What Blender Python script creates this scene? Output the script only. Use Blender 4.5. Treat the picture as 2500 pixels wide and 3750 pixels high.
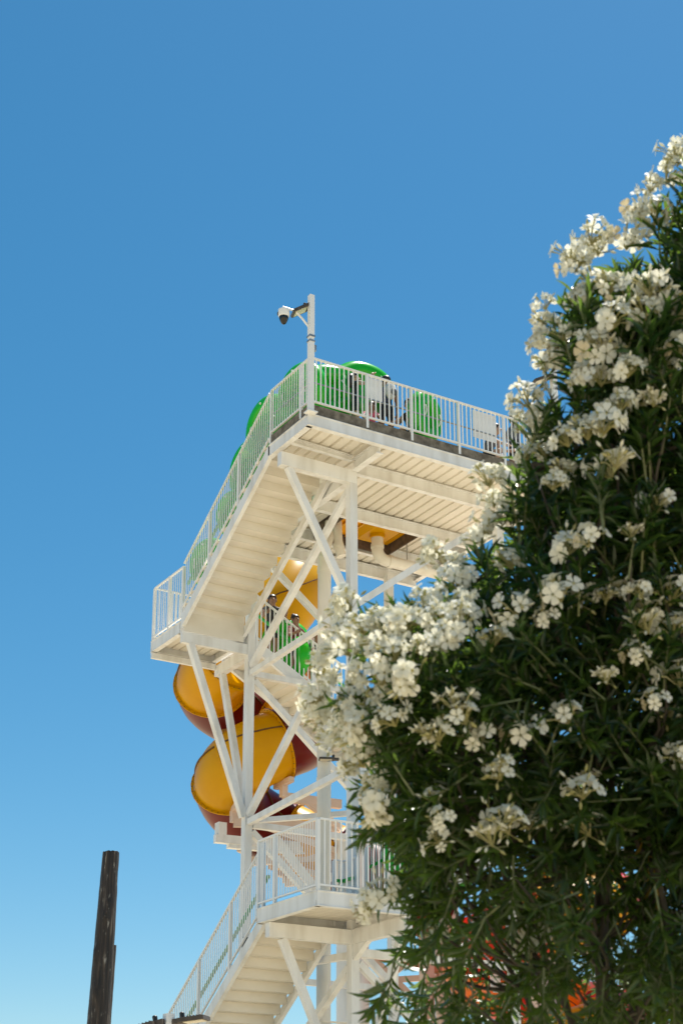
import bpy, bmesh, math, random
from mathutils import Vector, Matrix, Euler
R = math.radians
random.seed(7)
sc = bpy.context.scene
for o in list(bpy.data.objects):
    bpy.data.objects.remove(o)

# ------------------------------------------------------------------ camera
XP, YP, FPX, PITCH, AZ = 1230.0, 2541.7, 5753.3, R(17.9), R(59.0)
CAM = Vector((0, 0, 1.6))
fh = Vector((math.cos(AZ), math.sin(AZ), 0))
rt = Vector((math.sin(AZ), -math.cos(AZ), 0))
up0 = Vector((0, 0, 1))
fw = fh * math.cos(PITCH) + up0 * math.sin(PITCH)
up = up0 * math.cos(PITCH) - fh * math.sin(PITCH)
cd = bpy.data.cameras.new('camera')
cam = bpy.data.objects.new('camera', cd)
sc.collection.objects.link(cam)
M = Matrix((rt, up, -fw)).transposed().to_4x4()
M.translation = CAM
cam.matrix_world = M
cd.sensor_fit = 'HORIZONTAL'
cd.sensor_width = 24.0
cd.lens = FPX / 2500 * 24.0
cd.shift_x = (1250 - XP) / 2500
cd.shift_y = (YP - 1875) / 2500
cd.clip_start = 0.1
cd.clip_end = 3000
cd.dof.use_dof = True
cd.dof.focus_distance = 27.0
cd.dof.aperture_fstop = 5.0
sc.camera = cam

# ------------------------------------------------------------------ sky, sun, exposure
SUN_EL, SUN_AZ_REL = R(69), R(36)          # relative to the viewing direction, positive to the right
sd = (fh * math.cos(SUN_AZ_REL) + rt * math.sin(SUN_AZ_REL)) * math.cos(SUN_EL) + up0 * math.sin(SUN_EL)
w = bpy.data.worlds.new('World')
sc.world = w
w.use_nodes = True
nt = w.node_tree
sky = nt.nodes.new('ShaderNodeTexSky')
sky.sky_type = 'NISHITA'
sky.sun_disc = False
sky.sun_elevation = SUN_EL
sky.sun_rotation = math.atan2(sd.x, sd.y)
sky.altitude = 0
sky.air_density = 1.0
sky.dust_density = 0.25
sky.ozone_density = 2.2
nt.nodes['Background'].inputs[1].default_value = 0.0735
hs_ = nt.nodes.new('ShaderNodeHueSaturation')            # the same grade over the whole sky, as the photograph is toned
hs_.inputs['Hue'].default_value = 0.484
hs_.inputs['Saturation'].default_value = 1.34
hs_.inputs['Value'].default_value = 1.0
nt.links.new(sky.outputs[0], hs_.inputs['Color'])
nt.links.new(hs_.outputs[0], nt.nodes['Background'].inputs[0])
sl = bpy.data.lights.new('sun', 'SUN')
sl.energy = 5.0
sl.angle = R(0.5)
sl.color = (1.0, 0.95, 0.87)
so = bpy.data.objects.new('sun', sl)
sc.collection.objects.link(so)
so.rotation_euler = (-sd).to_track_quat('-Z', 'Y').to_euler()
so.location = (10, 20, 40)
sc.view_settings.view_transform = 'Standard'
sc.view_settings.look = 'None'
sc.view_settings.exposure = 0.75
sc.view_settings.gamma = 1.0
sc.view_settings.use_curve_mapping = False

# ------------------------------------------------------------------ helpers
def ray(x, y):
    return fw + rt * ((x - XP) / FPX) + up * ((YP - y) / FPX)
def onx(x, y, X):
    d = ray(x, y); return CAM + d * (X / d.x)
def ony(x, y, Y):
    d = ray(x, y); return CAM + d * (Y / d.y)
def onz(x, y, Z):
    d = ray(x, y); return CAM + d * ((Z - 1.6) / d.z)
def ondist(x, y, D):
    d = ray(x, y); return CAM + d * (D / math.hypot(d.x, d.y))
def V(*a): return Vector(a)

def nodes_of(name, rough=0.5, metallic=0.0):
    m = bpy.data.materials.new(name)
    m.use_nodes = True
    n = m.node_tree
    b = n.nodes['Principled BSDF']
    b.inputs['Roughness'].default_value = rough
    b.inputs['Metallic'].default_value = metallic
    return m, n, b

def mat_noise(name, c1, c2, scale=6, rough=0.5, stretch=(1, 1, 1), bump=0.0, bscale=40, metallic=0.0, detail=5, lo=0.35, hi=0.7, coat=0.0):
    m, n, b = nodes_of(name, rough, metallic)
    tc = n.nodes.new('ShaderNodeTexCoord')
    mp = n.nodes.new('ShaderNodeMapping')
    mp.inputs['Scale'].default_value = stretch
    no = n.nodes.new('ShaderNodeTexNoise')
    no.inputs['Scale'].default_value = scale
    no.inputs['Detail'].default_value = detail
    rp = n.nodes.new('ShaderNodeValToRGB')
    rp.color_ramp.elements[0].position = lo
    rp.color_ramp.elements[1].position = hi
    rp.color_ramp.elements[0].color = (*c1, 1)
    rp.color_ramp.elements[1].color = (*c2, 1)
    L = n.links.new
    L(tc.outputs['Object'], mp.inputs[0]); L(mp.outputs[0], no.inputs['Vector'])
    L(no.outputs['Fac'], rp.inputs[0]); L(rp.outputs[0], b.inputs['Base Color'])
    if bump:
        n2 = n.nodes.new('ShaderNodeTexNoise')
        n2.inputs['Scale'].default_value = bscale
        L(mp.outputs[0], n2.inputs['Vector'])
        bp = n.nodes.new('ShaderNodeBump')
        bp.inputs['Strength'].default_value = bump
        bp.inputs['Distance'].default_value = 0.02
        L(n2.outputs['Fac'], bp.inputs['Height']); L(bp.outputs[0], b.inputs['Normal'])
    if coat:
        b.inputs['Coat Weight'].default_value = coat
        b.inputs['Coat Roughness'].default_value = 0.12
    return m

def mat_thin(name, c1, c2, trans, rough, tcol=None, mixf=0.35, scale=3.0, spec=0.5):
    """leaf / petal: glossy surface with light passing through, tone varying leaf by leaf"""
    m, n, b = nodes_of(name, rough)
    g = n.nodes.new('ShaderNodeNewGeometry')
    oi = n.nodes.new('ShaderNodeObjectInfo')
    ad = n.nodes.new('ShaderNodeMath'); ad.operation = 'ADD'
    fr = n.nodes.new('ShaderNodeMath'); fr.operation = 'FRACT'
    rp = n.nodes.new('ShaderNodeValToRGB')
    rp.color_ramp.elements[0].color = (*c1, 1)
    rp.color_ramp.elements[1].color = (*c2, 1)
    L = n.links.new
    L(g.outputs['Random Per Island'], ad.inputs[0]); L(oi.outputs['Random'], ad.inputs[1])
    L(ad.outputs[0], fr.inputs[0]); L(fr.outputs[0], rp.inputs[0])
    L(rp.outputs[0], b.inputs['Base Color'])
    b.inputs['Specular IOR Level'].default_value = spec
    tr = n.nodes.new('ShaderNodeBsdfTranslucent')
    if tcol: tr.inputs['Color'].default_value = (*tcol, 1)
    else: L(rp.outputs[0], tr.inputs['Color'])
    mx = n.nodes.new('ShaderNodeMixShader')
    mx.inputs[0].default_value = mixf
    L(b.outputs[0], mx.inputs[1]); L(tr.outputs[0], mx.inputs[2])
    L(mx.outputs[0], n.nodes['Material Output'].inputs['Surface'])
    return m

MT = {}
MT['white'] = mat_noise('white_paint', (0.60, 0.585, 0.55), (0.785, 0.79, 0.785), 2.6, 0.42, (1.6, 1.6, .3), lo=.24, hi=.56, detail=9)
MT['rail'] = mat_noise('white_rail_paint', (0.77, 0.775, 0.77), (0.83, 0.835, 0.83), 3, 0.38)
MT['sheet'] = mat_noise('bounce_tinted_sheet_metal', (0.67, 0.615, 0.505), (0.79, 0.745, 0.66), 1.2, 0.36, (1.0, .3, 1), lo=.28, hi=.58, detail=6)  # cream tint carries the warm ground bounce on the undersides
MT['concrete'] = mat_noise('weathered_concrete', (0.10, 0.085, 0.065), (0.24, 0.21, 0.165), 9, 0.9, bump=.4, bscale=60)
MT['ground'] = mat_noise('pale_paving', (0.46, 0.38, 0.245), (0.54, 0.45, 0.30), .4, 0.85, bump=.2, bscale=20)
MT['yellow'] = mat_noise('yellow_fibreglass', (0.69, 0.345, 0.001), (0.78, 0.42, 0.002), 1.1, 0.33, lo=.3, hi=.7)
MT['maroon'] = mat_noise('maroon_fibreglass', (0.115, 0.006, 0.004), (0.155, 0.009, 0.006), 1.3, 0.3, lo=.3, hi=.7)
MT['red'] = mat_noise('red_fibreglass', (0.60, 0.025, 0.012), (0.70, 0.04, 0.018), 1.3, 0.28, coat=.3)
MT['orange'] = mat_noise('orange_fibreglass', (0.80, 0.24, 0.008), (0.86, 0.31, 0.012), 1.3, 0.28, coat=.3)
for k_ in ('yellow', 'maroon', 'red', 'orange'): MT[k_].node_tree.nodes['Principled BSDF'].inputs['Specular IOR Level'].default_value = .2
def shell_glow(m, col, f):
    n = m.node_tree; tr = n.nodes.new('ShaderNodeBsdfTranslucent'); tr.inputs['Color'].default_value = (*col, 1)
    mx = n.nodes.new('ShaderNodeMixShader'); mx.inputs[0].default_value = f
    n.links.new(n.nodes['Principled BSDF'].outputs[0], mx.inputs[1]); n.links.new(tr.outputs[0], mx.inputs[2])
    n.links.new(mx.outputs[0], n.nodes['Material Output'].inputs['Surface'])
shell_glow(MT['yellow'], (.9, .46, .002), .25)
shell_glow(MT['red'], (.85, .03, .01), .30)
shell_glow(MT['orange'], (.95, .36, .004), .34)
MT['seam'] = mat_noise('seam_sealant', (0.10, 0.05, 0.012), (0.17, 0.085, 0.02), 8, 0.7)
MT['bolt'] = mat_noise('bolt_steel', (0.10, 0.07, 0.04), (0.22, 0.18, 0.13), 8, 0.45, metallic=.6)
MT['pvc'] = mat_noise('white_pvc', (0.68, 0.64, 0.55), (0.78, 0.74, 0.66), 3, 0.35, (1, 1, .4))
MT['green_rail'] = mat_noise('green_handrail', (0.015, 0.30, 0.035), (0.025, 0.38, 0.05), 4, 0.4)
MT['green'] = mat_thin('green_vinyl', (0.012, 0.46, 0.012), (0.02, 0.52, 0.015), True, 0.22, (0.05, .65, .03), .15)
MT['strap'] = mat_noise('white_strap', (0.7, 0.72, 0.7), (0.8, 0.82, 0.8), 8, 0.6)
MT['black'] = mat_noise('black_plastic', (0.012, 0.012, 0.013), (0.03, 0.028, 0.028), 8, 0.4)
MT['dome'] = mat_noise('smoked_dome', (0.006, 0.006, 0.007), (0.01, 0.01, 0.011), 3, 0.06)
MT['fixture'] = mat_noise('dark_lamp_housing', (0.05, 0.04, 0.03), (0.09, 0.07, 0.055), 8, 0.5)
MT['lens'] = mat_noise('lamp_diffuser', (0.55, 0.49, 0.36), (0.66, 0.6, 0.46), 60, 0.3)
MT['steel'] = mat_noise('galvanised_steel', (0.30, 0.31, 0.31), (0.46, 0.47, 0.47), 12, 0.42, metallic=.7)
MT['sign'] = mat_noise('white_sign_panel', (0.74, 0.75, 0.75), (0.80, 0.81, 0.81), 2, 0.4)
MT['pink'] = mat_noise('blush_steel_with_bounce', (0.62, 0.47, 0.38), (0.70, 0.55, 0.45), 2, 0.45)  # pink puts the pylon's bounce light into the base colour
MT['terracotta'] = mat_noise('terracotta_steel', (0.42, 0.16, 0.09), (0.5, 0.21, 0.12), 3, 0.5)
MT['frame_dark'] = mat_noise('stained_deck_edge', (0.07, 0.05, 0.035), (0.16, 0.115, 0.08), 7, 0.8)

def timber():
    m, n, b = nodes_of('weathered_timber_glints', 0.62)
    L = n.links.new
    tc = n.nodes.new('ShaderNodeTexCoord')
    mp = n.nodes.new('ShaderNodeMapping'); mp.inputs['Scale'].default_value = (14, 14, .8)
    no = n.nodes.new('ShaderNodeTexNoise'); no.inputs['Scale'].default_value = 2.2; no.inputs['Detail'].default_value = 8
    rp = n.nodes.new('ShaderNodeValToRGB')
    e = rp.color_ramp.elements
    e[0].position = .30; e[0].color = (.006, .005, .0045, 1)
    e[1].position = .73; e[1].color = (.24, .21, .17, 1)  # palest streaks painted as glints
    k = e.new(.52); k.color = (.022, .015, .011, 1)
    k = e.new(.62); k.color = (.05, .034, .024, 1)
    L(tc.outputs['Object'], mp.inputs[0]); L(mp.outputs[0], no.inputs['Vector'])
    L(no.outputs['Fac'], rp.inputs[0]); L(rp.outputs[0], b.inputs['Base Color'])
    m2 = n.nodes.new('ShaderNodeMapping'); m2.inputs['Scale'].default_value = (9, 9, 1.6)
    n2 = n.nodes.new('ShaderNodeTexNoise'); n2.inputs['Scale'].default_value = 3.0; n2.inputs['Detail'].default_value = 10; n2.inputs['Roughness'].default_value = .7
    r2 = n.nodes.new('ShaderNodeValToRGB'); r2.color_ramp.elements[0].position = .60; r2.color_ramp.elements[1].position = .68
    mx = n.nodes.new('ShaderNodeMix'); mx.data_type = 'RGBA'
    L(tc.outputs['Object'], m2.inputs[0]); L(m2.outputs[0], n2.inputs['Vector']); L(n2.outputs['Fac'], r2.inputs[0])
    L(r2.outputs[0], mx.inputs[0]); L(rp.outputs[0], mx.inputs[6]); mx.inputs[7].default_value = (.34, .32, .28, 1)  # light grey flecks mixed into the colour as glints on the wood
    L(mx.outputs[2], b.inputs['Base Color'])
    bp = n.nodes.new('ShaderNodeBump'); bp.inputs['Strength'].default_value = 1.0; bp.inputs['Distance'].default_value = .03
    L(no.outputs['Fac'], bp.inputs['Height']); L(bp.outputs[0], b.inputs['Normal'])
    return m
MT['timber'] = timber()

def empty(name, loc, label, cat, group=None):
    o = bpy.data.objects.new(name, None)
    sc.collection.objects.link(o)
    o.location = loc
    o.empty_display_size = .2
    tag(o, label, cat, group)
    return o
def tag(o, label=None, cat=None, group=None, kind=None):
    if label: o['label'] = label
    if cat: o['category'] = cat
    if group: o['group'] = group
    if kind: o['kind'] = kind
    return o

def worldloc(o):
    p = Vector((0, 0, 0))
    while o is not None:
        p += o.location; o = o.parent
    return p
def place(name, me, parent, loc=(0, 0, 0), rot=None):
    """link mesh me as an object whose location is given in world space (parents are unrotated)"""
    o = bpy.data.objects.new(name, me)
    sc.collection.objects.link(o)
    if parent is not None:
        o.parent = parent
        o.location = Vector(loc) - worldloc(parent)
    else:
        o.location = loc
    if rot is not None: o.rotation_euler = rot
    return o

class MB:
    def __init__(s): s.v = []; s.f = []; s.mi = []; s.cur = 0
    def add(s, vs, fs):
        k = len(s.v); s.v += [tuple(p) for p in vs]
        for f in fs: s.f.append([i + k for i in f]); s.mi.append(s.cur)
    def box(s, a, b):
        x0, y0, z0 = a; x1, y1, z1 = b
        s.add([(x0, y0, z0), (x1, y0, z0), (x1, y1, z0), (x0, y1, z0), (x0, y0, z1), (x1, y0, z1), (x1, y1, z1), (x0, y1, z1)],
              [(3, 2, 1, 0), (4, 5, 6, 7), (0, 1, 5, 4), (1, 2, 6, 5), (2, 3, 7, 6), (3, 0, 4, 7)])
    def bar(s, a, b, wd, ht, upv=None):
        """box section from a to b; wd sideways, ht along upv"""
        a = Vector(a); b = Vector(b); d = (b - a).normalized()
        u = Vector(upv) if upv else Vector((0, 0, 1))
        if abs(d.dot(u)) > .98: u = Vector((0, 1, 0))
        sd_ = d.cross(u).normalized(); u = sd_.cross(d).normalized()
        q = []
        for p in (a, b):
            for i, j in ((-1, -1), (1, -1), (1, 1), (-1, 1)):
                q.append(p + sd_ * (i * wd / 2) + u * (j * ht / 2))
        s.add(q, [(3, 2, 1, 0), (4, 5, 6, 7), (0, 1, 5, 4), (1, 2, 6, 5), (2, 3, 7, 6), (3, 0, 4, 7)])
    def tube(s, pts, rad, n=10, caps=True):
        pts = [Vector(p) for p in pts]
        rad = rad if isinstance(rad, (list, tuple)) else [rad] * len(pts)
        t0 = (pts[1] - pts[0]).normalized()
        u = t0.orthogonal().normalized()
        vs = []
        for i, p in enumerate(pts):
            t = (pts[min(i + 1, len(pts) - 1)] - pts[max(i - 1, 0)]).normalized()
            u = (u - t * u.dot(t)).normalized(); q = t.cross(u)
            for k in range(n):
                a = 2 * math.pi * k / n
                vs.append(p + (u * math.cos(a) + q * math.sin(a)) * rad[i])
        fs = []
        for i in range(len(pts) - 1):
            for k in range(n):
                fs.append((i * n + k, i * n + (k + 1) % n, (i + 1) * n + (k + 1) % n, (i + 1) * n + k))
        if caps:
            fs.append(tuple(range(n - 1, -1, -1))); m = (len(pts) - 1) * n
            fs.append(tuple(range(m, m + n)))
        s.add(vs, fs)
    def ball(s, c, rx, ry, rz, nu=14, nv=9, rot=None):
        vs = []; c = Vector(c)
        for j in range(nv + 1):
            th = math.pi * j / nv
            for i in range(nu):
                ph = 2 * math.pi * i / nu
                p = Vector((rx * math.sin(th) * math.cos(ph), ry * math.sin(th) * math.sin(ph), rz * math.cos(th)))
                if rot: p = rot @ p
                vs.append(c + p)
        fs = []
        for j in range(nv):
            for i in range(nu):
                fs.append((j * nu + i, (j + 1) * nu + i, (j + 1) * nu + (i + 1) % nu, j * nu + (i + 1) % nu))
        s.add(vs, fs)
    def prism(s, poly, axis, a0, a1):
        """poly in the two other axes (order x,y,z without axis), extruded along axis"""
        n = len(poly); vs = []
        for a in (a0, a1):
            for (p, q) in poly:
                vs.append({'x': (a, p, q), 'y': (p, a, q), 'z': (p, q, a)}[axis])
        fs = [tuple(range(n - 1, -1, -1)), tuple(range(n, 2 * n))] + [(i, (i + 1) % n, n + (i + 1) % n, n + i) for i in range(n)]
        s.add(vs, fs)
    def mesh(s, name, mats, smooth=False, origin=None):
        me = bpy.data.meshes.new(name)
        og = Vector(origin) if origin is not None else Vector((0, 0, 0))
        me.from_pydata([Vector(p) - og for p in s.v], [], s.f)
        if not isinstance(mats, (list, tuple)): mats = [mats]
        for m in mats: me.materials.append(m)
        if len(mats) > 1: me.polygons.foreach_set('material_index', s.mi)
        bm = bmesh.new(); bm.from_mesh(me)
        bmesh.ops.recalc_face_normals(bm, faces=bm.faces); bm.to_mesh(me); bm.free()
        if smooth:
            me.polygons.foreach_set('use_smooth', [True] * len(me.polygons))
        me.update()
        return me
    def center(s):
        n = len(s.v)
        return Vector((sum(p[0] for p in s.v) / n, sum(p[1] for p in s.v) / n, min(p[2] for p in s.v)))
    def build(s, name, mats, parent, smooth=False):
        og = s.center()
        return place(name, s.mesh(name, mats, smooth, og), parent, og)

def smooth_by_angle(o, ang=35):
    me = o.data
    me.polygons.foreach_set('use_smooth', [True] * len(me.polygons))
    try: me.set_sharp_from_angle(angle=R(ang))
    except Exception: pass

def part_box(name, a, b, mat, parent):
    m = MB(); m.box(a, b); return m.build(name, mat, parent)
def part_bar(name, a, b, wd, ht, mat, parent, upv=None):
    m = MB(); m.bar(a, b, wd, ht, upv); return m.build(name, mat, parent)

# ------------------------------------------------------------------ ground
g = MB(); g.add([(-900, -900, 0), (900, -900, 0), (900, 900, 0), (-900, 900, 0)], [(0, 1, 2, 3)])
gr = place('ground', g.mesh('ground', MT['ground']), None)
tag(gr, 'pale sunlit paving under and around the tower', 'ground', kind='structure')

# ------------------------------------------------------------------ stair and slide tower
TW = empty('slide_tower', (16, 25, 0), 'tall white steel stair tower with railed top deck and winding flights', 'tower')
W_, RL, SH = MT['white'], MT['rail'], MT['sheet']
ZU, ZM, ZL = 15.1, 12.75, 6.3

def ibeam(mb, a, b, h, fl=.07, t=.012, tf=.02):
    """I section from a to b (centre line at mid height)"""
    a = Vector(a); b = Vector(b)
    mb.bar(a, b, t, h - 2 * tf)
    for s in (-1, 1):
        o = Vector((0, 0, s * (h / 2 - tf / 2)))
        mb.bar(a + o, b + o, fl, tf)

# columns
def column(x, y, ztop, s=.16):
    m = MB(); m.box((x - s / 2, y - s / 2, 0), (x + s / 2, y + s / 2, ztop))
    m.box((x - .19, y - .19, 0.001), (x + .19, y + .19, .03))
    return m.build('column', W_, TW)
CX, CX2, CY1, CY2 = 14.18, 17.6, 23.03, 27.04
column(CX, CY1, 14.50); column(CX, CY2, 14.75); column(CX2, CY1, 14.75); column(CX2, CY2, 14.75)
def brace(a, b, s=.125):
    a = Vector(a); b = Vector(b); d = (b - a).normalized()
    return part_bar('brace', a + d * .06, b - d * .06, s * random.uniform(.97, 1.03), s, W_, TW)
# plane between the two near columns (x = CX)
brace((CX, CY2 - .06, 11.98), (CX, CY1 + .03, 14.44), .12)
brace((CX, CY2 - .06, 11.86), (CX, CY1 + .06, 12.02), .115)
brace((CX - .004, CY2 - .06, 8.86), (CX - .004, CY1 + .06, 11.90), .12)
brace((CX, CY2 - .06, 8.74), (CX, CY1 + .06, 8.96), .12)
brace((CX, CY1 + .06, 5.45), (CX, CY2 - .06, 2.95), .12)
brace((CX, CY1 + .06, 5.62), (CX, CY2 - .06, 5.78), .12)
# plane y = CY1
brace((CX - .06, CY1 + .003, 12.12), (12.78, CY1 + .003, 14.56), .125)
brace((CX + .06, CY1, 12.06), (CX2 - .06, CY1, 14.6), .125)
brace((CX + .06, CY1, 5.66), (CX2 - .06, CY1, 5.66), .14)
brace((CX + .06, CY1, 5.52), (CX2 - .06, CY1, 2.8), .12)
brace((CX + .06, CY1, 8.9), (CX2 - .06, CY1, 8.9), .12)
brace((CX - .06, CY1 + .003, 2.95), (12.76, CY1 + .003, 5.84), .125)
brace((CX, CY1 - .06, 2.95), (CX, 21.46, 5.82), .125)
# plane y = CY2
brace((CX + .06, CY2, 14.68), (CX2 - .06, CY2, 12.1), .12)
brace((CX + .06, CY2, 11.88), (CX2 - .06, CY2, 11.88), .125)
brace((CX + .06, CY2 - .003, 11.78), (CX2 - .06, CY2 - .003, 8.95), .125)
brace((CX + .06, CY2, 8.72), (CX2 - .06, CY2, 8.72), .125)
brace((CX + .06, CY2 - .003, 8.62), (CX2 - .06, CY2 - .003, 5.8), .125)
brace((CX + .06, CY2, 5.7), (CX2 - .06, CY2, 5.7), .12)
# plan brace and struts under the landings
brace((CX + .06, CY2 - .06, 8.78), (CX2 - .06, CY1 + .06, 8.78), .10)
brace((CX - .06, CY2 + .004, 8.80), (12.80, CY2 + .004, 12.36), .13)
brace((CX, CY2 + .08, 8.90), (CX, 28.28, 12.26), .125)
# far planes
brace((CX2, CY1 + .06, 8.9), (CX2, CY2 - .06, 12.0), .12)
brace((CX2, CY1 + .06, 12.0), (CX2, CY2 - .06, 12.0), .12)

# ---- upper deck
m = MB()
def channel(mb, a, b, z0, z1, inward):
    """fascia channel: web plus two small flanges turned inward"""
    a = Vector(a); b = Vector(b); iw = Vector(inward)
    zc = (z0 + z1) / 2
    mb.bar(V(a.x, a.y, zc) + iw * .008, V(b.x, b.y, zc) + iw * .008, .016, z1 - z0)
    for z in (z0 - .008, z1 + .0):
        mb.bar(V(a.x, a.y, z) + iw * .045, V(b.x, b.y, z) + iw * .045, .115, .016)
channel(m, (12.60, 21.95), (18.50, 21.95), 14.87, ZU - .02, (0, 1, 0))
channel(m, (12.62, 21.99), (12.62, 23.47), 14.87, ZU - .02, (1, 0, 0))
channel(m, (18.48, 21.99), (18.48, 27.28), 14.87, ZU - .02, (-1, 0, 0))
channel(m, (14.10, 27.30), (18.50, 27.30), 14.87, ZU - .02, (0, -1, 0))
DK = m.build('upper_deck', W_, TW)
OX0, OX1, OY0, OY1 = 15.22, 17.0, 24.92, 26.15
zs0, zs1 = ZU, ZU + .205
for k, (a, b) in enumerate((((12.66, 21.985, zs0), (18.46, 23.45, zs1)), ((14.1, 23.4505, zs0), (OX0, 27.27, zs1)), ((OX1, 23.4505, zs0), (18.46, 27.27, zs1)),
             ((OX0 + .0005, 23.4505, zs0), (OX1 - .0005, OY0, zs1)), ((OX0 + .0005, OY1, zs0), (OX1 - .0005, 27.27, zs1)))):
    part_box('slab', a, b, MT['concrete'], DK)
def deck_rib(parent, mat, x0, y0, x1, y1, z, wid=.205, wb=.165, h=.048):
    """trapezoid rib hanging under a deck sheet, from (x0,y0) to (x1,y1)"""
    m = MB(); L_ = math.hypot(x1 - x0, y1 - y0)
    poly = [(-wid / 2, z), (wid / 2, z), (wb / 2, z - h), (-wb / 2, z - h)]
    if abs(x1 - x0) < 1e-6:
        m.prism([(x0 + p, q) for p, q in poly], 'y', y0, y1)
    else:
        m.prism([(y0 + p, q) for p, q in poly], 'x', x0, x1)
    return m.build('deck_rib', mat, parent)
# deck sheets under the slab
m = MB()
for a, b in (((12.68, 22.02), (14.1, 23.44)), ((14.1005, 22.02), (OX0 - .02, 27.26)), ((OX1 + .02, 22.02), (18.44, 27.26)), ((OX0 - .0195, 22.02), (OX1 + .0195, OY0 - .02)), ((OX0 - .0195, OY1 + .02), (OX1 + .0195, 27.26))):
    m.box((a[0], a[1], ZU - .022), (b[0], b[1], ZU - .004))
m.build('deck_sheet', SH, DK)
x = 12.78
while x < 18.4:
    if x < 14.0: spans = [(22.05, 23.42)]
    elif OX0 - .08 < x < OX1 + .08: spans = [(22.05, OY0 - .03), (OY1 + .03, 27.24)]
    else: spans = [(22.05, 27.24)]
    for y0, y1 in spans:
        deck_rib(DK, SH, x, y0, x, y1, ZU - .0225)
    x += .226
# joists
def joist(x0, y0, x1, y1, zc, h, fl=.09):
    mm = MB(); ibeam(mm, (x0, y0, zc), (x1, y1, zc), h, fl); return mm.build('joist', W_, DK)
joist(14.27, 23.05, 18.44, 23.05, 14.87, .26, .10)
joist(14.27, 24.84, 18.44, 24.84, 14.87, .26, .10)
joist(14.27, 26.24, 18.44, 26.24, 14.87, .26, .10)
joist(14.27, 27.2, 18.44, 27.2, 14.85, .28, .10)
joist(12.69, 22.80, 14.08, 22.86, 14.94, .12, .08)
joist(CX, 22.03, CX, 22.9, 14.84, .24, .14)
part_box('header_beam', (12.62, 22.955, 14.50), (14.26, 23.105, 14.765), W_, TW)
part_box('header_beam', (CX - .075, 23.1055, 14.56), (CX + .075, 27.12, 14.765), W_, TW)
# frame round the opening, slide basin seen through it
m = MB()
for a, b in (((OX0 - .03, OY0 - .03, 14.80), (OX1 + .03, OY0, 15.31)), ((OX0 - .03, OY1, 14.80), (OX1 + .03, OY1 + .03, 15.31)),
             ((OX0 - .03, OY0 + .0005, 14.80), (OX0, OY1 - .0005, 15.31)), ((OX1, OY0 + .0005, 14.80), (OX1 + .03, OY1 - .0005, 15.31))):
    m.box(a, b)
m.build('opening_frame', MT['frame_dark'], DK)

# ---- railings
def railing(a, b, h, nb, posts, bot=.09, name='railing', handrail=None, parent=None, mid=False, inward=None, joined=False):
    """a, b: base points; nb baluster gaps; posts: fractions along the run; handrail: list of (offset, height, material)"""
    a = Vector(a); b = Vector(b); d = b - a
    hv = Vector((0, 0, h)); bv = Vector((0, 0, bot))
    m = MB()
    m.bar(a + hv, b + hv, .045, .03)
    o = m.build(name, RL, parent or TW)
    part_bar('bottom_rail', a + bv, b + bv, .038, .03, RL, o)
    L_ = h - bot - .03
    bx_, by_ = (.014, .0035) if abs(d.x) > abs(d.y) else (.0035, .014)       # flat bars set along the run
    bm_ = MB(); bm_.box((-bx_, -by_, 0), (bx_, by_, L_))
    me = bm_.mesh('baluster', RL)
    pm = MB(); pm.box((-.026, -.026, -.16), (.026, .026, h - .016))
    pme = pm.mesh('post', RL)
    pset = set(round(f * nb) for f in posts)
    rest = MB()
    for i in range(nb + 1):
        p = a + d * (i / nb)
        if i in pset: place('post', pme, o, p)
        elif 0 < i < nb and not joined: place('baluster', me, o, p + V(0, 0, bot + .0155))
        elif 0 < i < nb:
            q_ = p + V(0, 0, bot + .0155); rest.box(q_ - V(bx_, by_, 0), q_ + V(bx_, by_, L_))
    if joined: tag(rest.build('balusters', RL, o), kind='stuff')
    iw = Vector(inward) if inward else Vector((0, 0, 0))
    if mid:
        part_bar('mid_rail', a + iw * .07 + V(0, 0, .5), b + iw * .07 + V(0, 0, .5), .02, .02, MT['steel'], o)
    if handrail:
        q = MB(); q.bar(a + iw * .09 + V(0, 0, handrail), b + iw * .09 + V(0, 0, handrail), .045, .05)
        q.build('handrail', MT['green_rail'], o)
    return o
zd = ZU + .205
railing((12.70, 22.0, zd), (18.42, 22.0, zd), .95, 58, (11.6/58, 21.5/58, 33/58, 44/58, 55/58, 1), mid=True, inward=(0, 1, 0), bot=.07)
railing((12.67, 22.05, zd), (12.67, 23.46, zd), .95, 16, (3 / 16, 1.0), mid=True, inward=(1, 0, 0), bot=.07, handrail=None)
railing((18.40, 22.1, zd), (18.40, 27.2, zd), .95, 50, (0.2, .4, .6, .8, 1), bot=.07, joined=True)

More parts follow.
